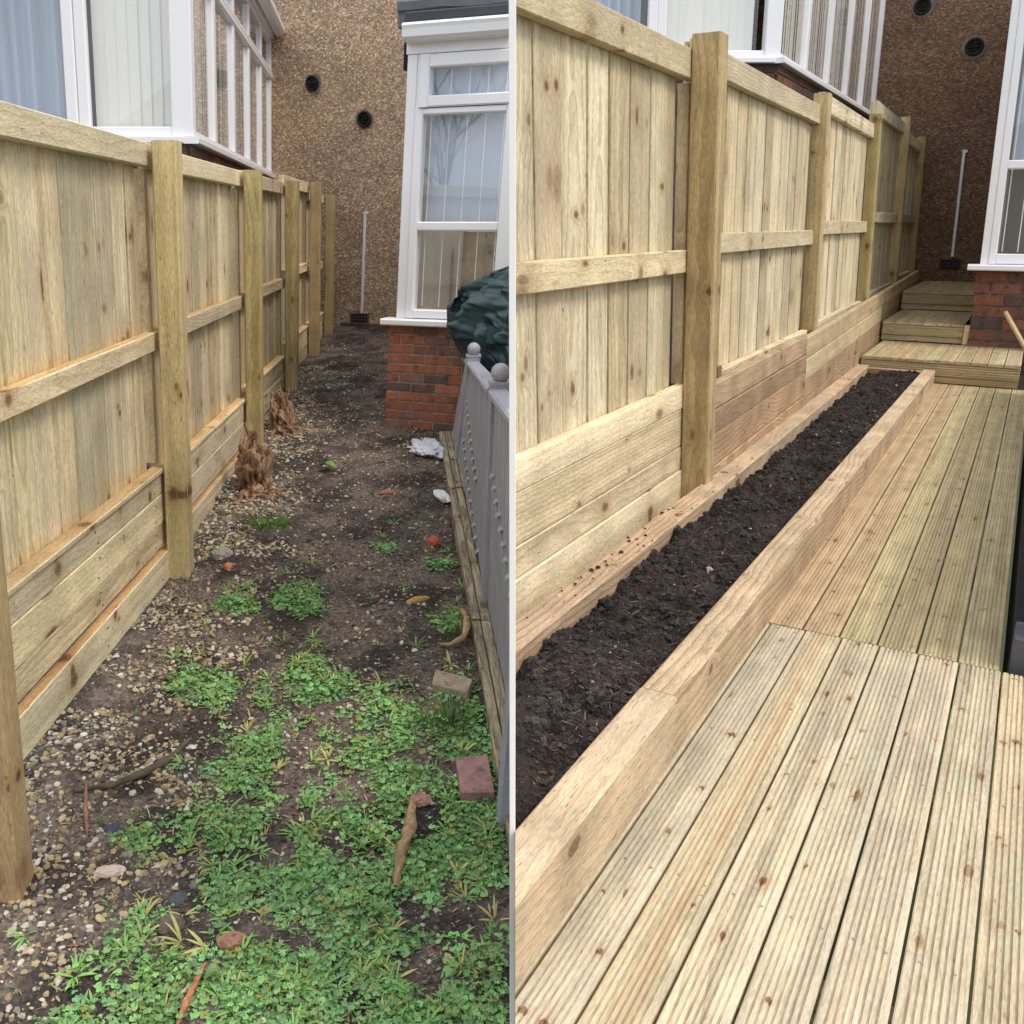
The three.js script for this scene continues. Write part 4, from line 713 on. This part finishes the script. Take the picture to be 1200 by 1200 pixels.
function weedDensity(x, z) {
  const n = fbm(x * 4 + 11, z * 4 + 7, 3), m = fbm(x * 9 + 31, z * 9 + 2, 2);
  // the main carpet, bounded by the gravel to the left and bare soil ahead
  const leftEdge = -0.78 + 0.1 * (z - 1.8) + (z < 2.1 ? -0.02 : 0), back = 2.98 - 0.55 * clamp(-(x + 0.1), 0, 0.3) + (x < -0.45 ? 0.62 * sst(-0.4, -0.62, x) : 0);
  let d = sst(leftEdge - 0.12, leftEdge + 0.16, x + (n - 0.5) * 0.45) * sst(back + 0.3, back - 0.35, z + (n - 0.5) * 0.9) * sst(0.36, 0.58, m + 0.45 * (fbm(x * 26 + 5, z * 26, 2) - 0.5));
  for (const [bx, bz, r] of [[-0.575, 3.92, 0.13], [-0.5, 3.8, 0.09], [-0.85, 3.83, 0.1], [-0.92, 3.3, 0.12], [-0.8, 3.2, 0.1], [0.08, 3.68, 0.1], [-0.47, 3.35, 0.1], [-0.4, 3.2, 0.12], [-0.85, 2.35, 0.08], [-0.66, 1.85, 0.1], [-0.2, 4.5, 0.05], [0.06, 4.3, 0.06]]) d = Math.max(d, sst(r, r * 0.35, Math.hypot(x - bx, z - bz) + (m - 0.5) * 0.12) * 0.9);
  return d;
}
{
  const list = []; let guard = 0;
  while (list.length < 5000 && guard++ < 200000) {
    const x = -1.1 + 1.35 * rnd(), z = 1.5 + 3.2 * rnd(); if (!inStrip(x, z, 0.02)) continue; if (rnd() > weedDensity(x, z)) continue;
    const s = rr(0.42, 1.0), y = rnd() < 0.07, v = rr(0.6, 1.45), c = y ? [0.24, 0.26, 0.06] : [rr(0.15, 0.21) * v, rr(0.31, 0.38) * v, rr(0.09, 0.14) * v];
    list.push([x, gy(x, z) + EYE - 0.006, -z, s, s * rr(0.4, 1.7), s, rnd() * 6.3, rr(0, 0.45), c]);
  }
  scatter('weeds', 'low bright green leafy weeds carpeting the foreground soil', 'weeds', LEAVES, M.leaf, list);
}
function bladeGeo(seed) { // narrow-leaved seedling
  const r = rng(seed * 13 + 5), P = [];
  for (let k = 0; k < 6; k++) { const az = r() * 6.283, L = 0.02 + 0.035 * r(), w = 0.0016 + 0.0022 * r(), up = 0.3 + 0.9 * r(); let pr = null; for (let i = 0; i <= 3; i++) { const f = i / 3, q = w * Math.sin(Math.PI * (0.12 + 0.86 * f)), d = L * f * (1 - 0.3 * up * 0.5), h = L * up * (f - 0.45 * f * f), e = [[Math.cos(az) * d - Math.sin(az) * q, h, Math.sin(az) * d + Math.cos(az) * q], [Math.cos(az) * d + Math.sin(az) * q, h, Math.sin(az) * d - Math.cos(az) * q]]; if (pr) P.push(...pr[0], ...pr[1], ...e[1], ...pr[0], ...e[1], ...e[0]); pr = e; } }
  const g = new THREE.BufferGeometry(); g.setAttribute('position', new THREE.Float32BufferAttribute(P, 3)); g.computeVertexNormals(); return g;
}
{
  const list = []; let guard = 0;
  while (list.length < 1000 && guard++ < 200000) { const x = -1.1 + 1.35 * rnd(), z = 1.5 + 3.4 * rnd(); if (!inStrip(x, z, 0.02)) continue; if (rnd() > 0.015 + weedDensity(x, z) + 0.3 * weedDensity(x, z - 0.15)) continue; const s = rr(0.6, 1.5), v = rr(0.7, 1.4), c = rnd() < 0.25 ? [0.34 * v, 0.32 * v, 0.1 * v] : [0.17 * v, 0.33 * v, 0.08 * v]; list.push([x, gy(x, z) + EYE - 0.003, -z, s, s * rr(0.7, 1.6), s, rnd() * 6.3, rr(0, 0.4), c]); }
  scatter('grass_seedlings', 'thin straggling grass seedlings mixed through the green weeds', 'grass', [1, 2, 3].map(bladeGeo), M.leaf, list);
}
function grassTuft(label, x, z, n, h, spread, col) {
  const P = [], C = [];
  for (let k = 0; k < n; k++) {
    const a = rnd() * 6.283, r0 = spread * Math.sqrt(rnd()) * 0.6, bx = x + Math.cos(a) * r0, bz = z + Math.sin(a) * r0 * 0.7, L = h * rr(0.5, 1.1), lean = rr(0.3, 1.3), w = rr(0.0015, 0.0028), b2 = a + rr(-1, 1), v = rr(0.7, 1.3), y0 = gy(bx, bz) + EYE - 0.005; let pr = null;
    for (let s = 0; s <= 4; s++) { const f = s / 4, ww = w * (1 - f * 0.95), ox = Math.cos(b2) * L * lean * f * f * 0.7, oz = Math.sin(b2) * L * lean * f * f * 0.7, y = y0 + L * f * (1 - 0.25 * lean * f), e = [[bx + ox - Math.sin(b2) * ww, y, -(bz + oz + Math.cos(b2) * ww)], [bx + ox + Math.sin(b2) * ww, y, -(bz + oz - Math.cos(b2) * ww)]]; if (pr) { P.push(...pr[0], ...pr[1], ...e[1], ...pr[0], ...e[1], ...e[0]); for (let i = 0; i < 6; i++) C.push(col[0] * v, col[1] * v, col[2] * v); } pr = e; }
  }
  const g = new THREE.BufferGeometry(); g.setAttribute('position', new THREE.Float32BufferAttribute(P, 3)); g.setAttribute('color', new THREE.Float32BufferAttribute(C, 3)); g.computeVertexNormals();
  const m = add(null, 'grass_tuft', g, std({ vertexColors: true, roughness: 0.6, side: THREE.DoubleSide }), 'L'); m.userData = { label, category: 'grass' };
}
grassTuft('bright green grass tuft on the gravel in front of the splintered stump', -0.83, 4.72, 160, 0.09, 0.17, [0.09, 0.27, 0.02]);
grassTuft('loose grass tuft beside the broken grey paver', 0.06, 2.93, 130, 0.13, 0.14, [0.1, 0.22, 0.04]);
grassTuft('small grass tuft next to the curled dead root', 0.13, 3.55, 70, 0.09, 0.09, [0.1, 0.2, 0.04]);

function stump(label, x, z, R, H, seed) {
  const y0 = gy(x, z) - 0.04, t = thing('tree_stump', label, 'stump', mapL(x, y0, z)), gs = [], r = rng(seed * 31 + 7);
  const blob = (bx, by, bz, sx, sy, sz, sd) => {
    const g = new THREE.IcosahedronGeometry(1, 14), p = g.attributes.position, C = [];
    for (let i = 0; i < p.count; i++) {
      const X = p.getX(i), Y = p.getY(i), Z = p.getZ(i), a = Math.atan2(Z, X), grain = vn((a + 3.15) * 7 + sd * 9, Y * 1.8 + sd, 44) - 0.5, lo = fbm(X * 1.5 + sd * 5 + 20, Y * 1.2 + Z * 1.5 + 20, 3) - 0.5, pit = fbm(X * 5 + Z * 4 + sd + 40, Y * 4 - Z * 3 + 40, 3) - 0.5;
      const k = 0.92 + 0.75 * lo + 0.16 * grain + 0.6 * pit; p.setXYZ(i, X * k, Y * k, Z * k);
      C.push(...mixc(mixc([0.09, 0.05, 0.032], [0.31, 0.175, 0.1], sst(-0.3, 0.28, grain * 0.5 + pit * 1.4)), [0.56, 0.44, 0.3], 0.35 * sst(0.12, 0.3, lo + 0.5 * pit)));
    }
    g.setAttribute('color', new THREE.Float32BufferAttribute(C, 3)); g.scale(sx, sy, sz); g.rotateZ((r() - 0.5) * 0.7); g.rotateY(r() * 6); g.computeVertexNormals(); g.translate(...mapL(bx, by, bz)); gs.push(g);
  };
  blob(x, y0 + H * 0.34, z, R, H * 0.46, R, seed); blob(x - R * 0.4, y0 + H * 0.62, z + R * 0.2, R * 0.6, H * 0.38, R * 0.6, seed + 1); blob(x + R * 0.55, y0 + H * 0.42, z - R * 0.1, R * 0.5, H * 0.36, R * 0.55, seed + 2); blob(x + R * 0.1, y0 + H * 0.1, z - R * 0.5, R * 1.1, H * 0.16, R * 0.7, seed + 3);
  blob(x + R * 0.9, y0 + H * 0.08, z - R * 0.2, R * 0.9, H * 0.09, R * 0.3, seed + 4); blob(x - R * 0.2, y0 + H * 0.78, z, R * 0.4, H * 0.22, R * 0.4, seed + 5);
  for (let k = 0; k < 5; k++) { const a = -2.6 + k * 1.1 + r() * 0.5, L = R * (1.3 + r()), c = new THREE.CatmullRomCurve3([0, 0.4, 0.75, 1].map((f) => { const px = x + Math.cos(a + f * 0.4) * L * (0.4 + f), pz = z + Math.sin(a + f * 0.4) * L * (0.4 + f); return new THREE.Vector3(...mapL(px, gy(px, pz) + 0.035 * (1 - f) - 0.01, pz)); })), g = new THREE.TubeGeometry(c, 16, 0.016, 8).toNonIndexed(), p = g.attributes.position, C = []; for (let i = 0; i < p.count; i++) { const v = 0.5 + 0.9 * vn(p.getX(i) * 90, p.getZ(i) * 90); p.setY(i, p.getY(i) + 0.008 * (v - 0.9)); C.push(0.24 * v, 0.135 * v, 0.08 * v); } g.setAttribute('color', new THREE.Float32BufferAttribute(C, 3)); g.computeVertexNormals(); add(t, 'surface_root', g, M.vc); }
  add(t, 'stump_body', mergeGeometries(gs), M.vc);
  for (let k = 0; k < 18; k++) { const a = rnd() * 6.28, q = R * rr(0.3, 0.8), L = rr(0.04, 0.1), v = rr(0.7, 1.2), sx = x - R * 0.2 + Math.cos(a) * q, sz = z + Math.sin(a) * q, sy = y0 + H * rr(0.45, 0.85), tl = rr(-0.4, 0.4), tm = (X, Y, Z) => mapL(sx + X + Y * tl, sy + Y, sz + Z + Y * tl * 0.5); add(t, 'splinter', box(tm, [-0.004, 0, -0.003], [0.004, L, 0.003], { axis: 1, ch: 0.001, tint: [0.5 * v, 0.3 * v, 0.16 * v] }), M.vc); }
}
stump('large splintered orange-brown tree stump against the fence post, beside the grass tuft', -1.02, 5.35, 0.095, 0.42, 2);
stump('smaller orange-brown tree stump farther along the fence, topped with splinters', -1.04, 6.6, 0.075, 0.32, 5);

function lump(name, label, category, x, z, s, col, o = {}) {
  const g = new THREE.IcosahedronGeometry(1, o.detail ?? 5), p = g.attributes.position, sd = o.seed || 1, cr = o.crumple ?? 0.25, C = [];
  for (let i = 0; i < p.count; i++) { const X = p.getX(i), Y = p.getY(i), Z = p.getZ(i); let k = 1 + cr * 2 * (fbm(X * 1.6 + sd * 3.3 + 9, Y * 1.6 + Z * 1.3 + 4, 2) - 0.5) + cr * 1.4 * Math.abs(fbm(X * 4 + Z * 3 + sd + 30, Y * 4 - Z * 3 + 30, 2) - 0.5); if (o.facet) k = Math.round(k * 7) / 7; p.setXYZ(i, X * k * s[0], Y * k * s[1], Z * k * s[2]); const v = 0.8 + 0.4 * vn(X * 9 + 20 + sd, Y * 9 + Z * 9 + 20); C.push(col[0] * v, col[1] * v, col[2] * v); }
  g.setAttribute('color', new THREE.Float32BufferAttribute(C, 3)); g.rotateX(o.tilt || 0); g.rotateY(o.turn || 0); g.translate(...flat(x, gy(x, z) + s[1] * (o.lift ?? 0.45), z)); g.computeVertexNormals();
  const m = add(null, name, g, o.mat || M.vc, 'L'); if (m) m.userData = { label, category };
}
function slab(name, label, category, x, z, size, turn, tilt, col, o = {}) {
  const g0 = box((a, b, c) => [a, b, c], size.map((q) => -q / 2), size.map((q) => q / 2), { ch: 0.006, axis: 0, tint: col, at: { cols: 1, colW: 0.4, len: 0.4 } });
  const p = g0.attributes.position; for (let i = 0; i < p.count; i++) { const X = p.getX(i), Y = p.getY(i), Z = p.getZ(i); p.setXYZ(i, X + 0.01 * (vn(X * 40 + 9, Z * 40 + Y * 30 + 9) - 0.5) + (o.skew || 0) * Z, Y, Z + 0.01 * (vn(X * 33 + 29, Z * 40 + Y * 30 + 2) - 0.5)); }
  g0.rotateX(tilt); g0.rotateY(turn); g0.translate(...flat(x, gy(x, z) + size[1] * (o.lift ?? 0.35), z)); g0.computeVertexNormals();
  const m = add(null, name, g0, o.mat || M.brick, 'L'); if (m) m.userData = { label, category };
}
slab('pink_brick', 'dusty pink brick lying flat by the end of the timber edging', 'brick', 0.15, 2.64, [0.105, 0.06, 0.2], 0.06, 0.02, [0.58, 0.33, 0.31], { lift: 0.2 });
slab('broken_paver', 'buff broken paver wedged against the timber edging', 'paver', 0.095, 3.13, [0.15, 0.045, 0.09], -0.5, 0.12, [0.62, 0.48, 0.35], { skew: 0.3, lift: 0.35 });
lump('white_bag', 'crumpled white plastic bag near the foot of the red brick bay', 'bag', 0.0, 6.05, [0.1, 0.04, 0.2], [0.66, 0.67, 0.74], { crumple: 0.6, seed: 4, turn: 0.25, detail: 8 });
lump('white_rag', 'small white rag on the soil against the timber edging', 'rag', 0.085, 5.15, [0.032, 0.025, 0.1], [0.75, 0.75, 0.76], { crumple: 0.3, seed: 7, turn: 0.35 });
lump('brick_chip', 'bright orange-red brick chip near the grey fence', 'brick', 0.037, 4.55, [0.036, 0.028, 0.034], [0.45, 0.12, 0.06], { facet: true, seed: 3 });
lump('brick_chip', 'flat dull red brick chip in the middle of the bare soil', 'brick', -0.22, 5.25, [0.045, 0.014, 0.03], [0.36, 0.14, 0.1], { facet: true, seed: 8 });
lump('brick_chip', 'half-buried reddish brick fragment among the foreground weeds', 'brick', -0.5, 1.99, [0.034, 0.02, 0.026], [0.32, 0.16, 0.11], { facet: true, seed: 12 });
lump('brick_chip', 'small orange brick crumb on the gravel near the first fence post', 'brick', -0.94, 4.17, [0.022, 0.018, 0.02], [0.5, 0.2, 0.1], { facet: true, seed: 15 });
lump('brick_chip', 'rounded red brick lump beside the bed of weeds and pink brick', 'brick', -0.02, 2.53, [0.036, 0.02, 0.024], [0.32, 0.17, 0.13], { facet: true, seed: 16 });
lump('clay_pipe_piece', 'yellow-brown clay pipe fragment on the bare soil', 'fragment', -0.04, 3.88, [0.055, 0.018, 0.018], [0.46, 0.3, 0.1], { crumple: 0.12, seed: 5, turn: 0.5 });
lump('field_stone', 'pale pink flat stone on the gravel by the weeds', 'stone', -0.9, 2.24, [0.042, 0.014, 0.02], [0.52, 0.42, 0.34], { facet: true, seed: 9, turn: 0.2 });
lump('field_stone', 'dark slate-grey stone at the edge of the weeds', 'stone', -0.685, 2.16, [0.024, 0.014, 0.024], [0.08, 0.085, 0.1], { facet: true, seed: 10 });
lump('field_stone', 'grey flat stone on the gravel in front of the second fence post', 'stone', -1.01, 4.33, [0.05, 0.03, 0.05], [0.3, 0.27, 0.24], { facet: true, seed: 11 });
lump('field_stone', 'brown stone half sunk in the soil below the slate-grey stone', 'stone', -0.68, 2.06, [0.034, 0.02, 0.03], [0.14, 0.1, 0.08], { facet: true, seed: 13 });
lump('field_stone', 'tan leaf-shaped stone among the weeds', 'stone', -0.43, 2.13, [0.03, 0.01, 0.02], [0.45, 0.27, 0.12], { facet: true, seed: 14, turn: 0.7 });
lump('field_stone', 'blue-black shiny slate chip on the cream gravel', 'stone', -0.94, 2.42, [0.03, 0.012, 0.026], [0.06, 0.065, 0.085], { facet: true, seed: 18 });
function root(name, label, pts, r, col, seed) {
  const c = new THREE.CatmullRomCurve3(pts.map(([x, z, h]) => new THREE.Vector3(...flat(x, gy(x, z) + h, z)))), g = new THREE.TubeGeometry(c, 40, r, 10), p = g.attributes.position, C = [];
  for (let i = 0; i < p.count; i++) { const f = Math.floor(i / 11) / 40, q = c.getPointAt(f), k = (0.55 + 0.9 * vn(f * 13 + seed, (i % 11) % 10 * 0.8 + seed)) * (0.35 + 0.65 * Math.sin(Math.PI * clamp(f * 0.92 + 0.05))); p.setXYZ(i, q.x + (p.getX(i) - q.x) * k, q.y + (p.getY(i) - q.y) * k, q.z + (p.getZ(i) - q.z) * k); const v = 0.6 + 0.8 * vn(f * 30 + seed, i % 11); C.push(col[0] * v, col[1] * v, col[2] * v); }
  g.setAttribute('color', new THREE.Float32BufferAttribute(C, 3)); g.computeVertexNormals(); const m = add(null, name, g, M.vc, 'L'); m.userData = { label, category: 'root' };
}
root('dead_root', 'thick bark-flaked dead root lying on the weeds', [[-0.045, 2.5, 0.03], [-0.05, 2.4, 0.045], [-0.075, 2.28, 0.04], [-0.085, 2.17, 0.025]], 0.017, [0.3, 0.19, 0.1], 3);
root('dead_root', 'curled pale root against the timber edging', [[0.15, 3.72, 0.02], [0.165, 3.6, 0.045], [0.15, 3.47, 0.05], [0.1, 3.46, 0.025], [0.06, 3.5, 0.01]], 0.014, [0.42, 0.29, 0.16], 6);
root('dead_root', 'mossy dark root half buried in the gravel beside the near fence post', [[-0.83, 2.92, 0.01], [-0.88, 2.75, 0.02], [-1.0, 2.62, 0.02], [-1.12, 2.6, 0.005]], 0.013, [0.1, 0.08, 0.05], 9);
root('dead_twig', 'thin rusty twig standing in the nearest weeds', [[-0.55, 1.9, 0.03], [-0.57, 1.83, 0.025], [-0.585, 1.74, 0.02]], 0.008, [0.4, 0.17, 0.08], 12);
root('dead_twig', 'thin red-brown twig on the gravel near the fence post', [[-1.09, 2.62, 0.03], [-1.05, 2.5, 0.03], [-1.0, 2.36, 0.01]], 0.006, [0.3, 0.14, 0.09], 13);
function bigLeaf(label, x, z, L, turn, col) {
  const P = [], n = 14; let pr = null;
  for (let i = 0; i <= n; i++) { const f = i / n, w = L * 0.28 * Math.sin(Math.PI * Math.pow(f, 0.8)) * (1 + 0.14 * Math.sin(i * 2.4)), y = gy(x, z) + 0.02 + 0.03 * Math.sin(f * 3), e = [-1, 0, 1].map((s) => { const X = (f - 0.5) * L, Z = s * w; return flat(x + X * Math.cos(turn) - Z * Math.sin(turn), y + Math.abs(s) * w * 0.3, z + X * Math.sin(turn) + Z * Math.cos(turn)); }); if (pr) for (const k of [0, 1]) P.push(...pr[k], ...e[k], ...e[k + 1], ...pr[k], ...e[k + 1], ...pr[k + 1]); pr = e; }
  const g = new THREE.BufferGeometry(); g.setAttribute('position', new THREE.Float32BufferAttribute(P, 3)); g.computeVertexNormals(); const m = add(null, 'fallen_leaf', g, std({ color: new THREE.Color().setRGB(...col), roughness: 0.55, side: THREE.DoubleSide }), 'L'); m.userData = { label, category: 'leaf' };
}
bigLeaf('bright green leaf lying alone on the bare soil past the stump', -0.615, 5.68, 0.13, -0.5, [0.12, 0.3, 0.05]);
bigLeaf('broad pale green dock leaf among the nearest weeds', -0.52, 1.86, 0.05, 0.4, [0.16, 0.26, 0.1]);

renderer.render(scene, camera);
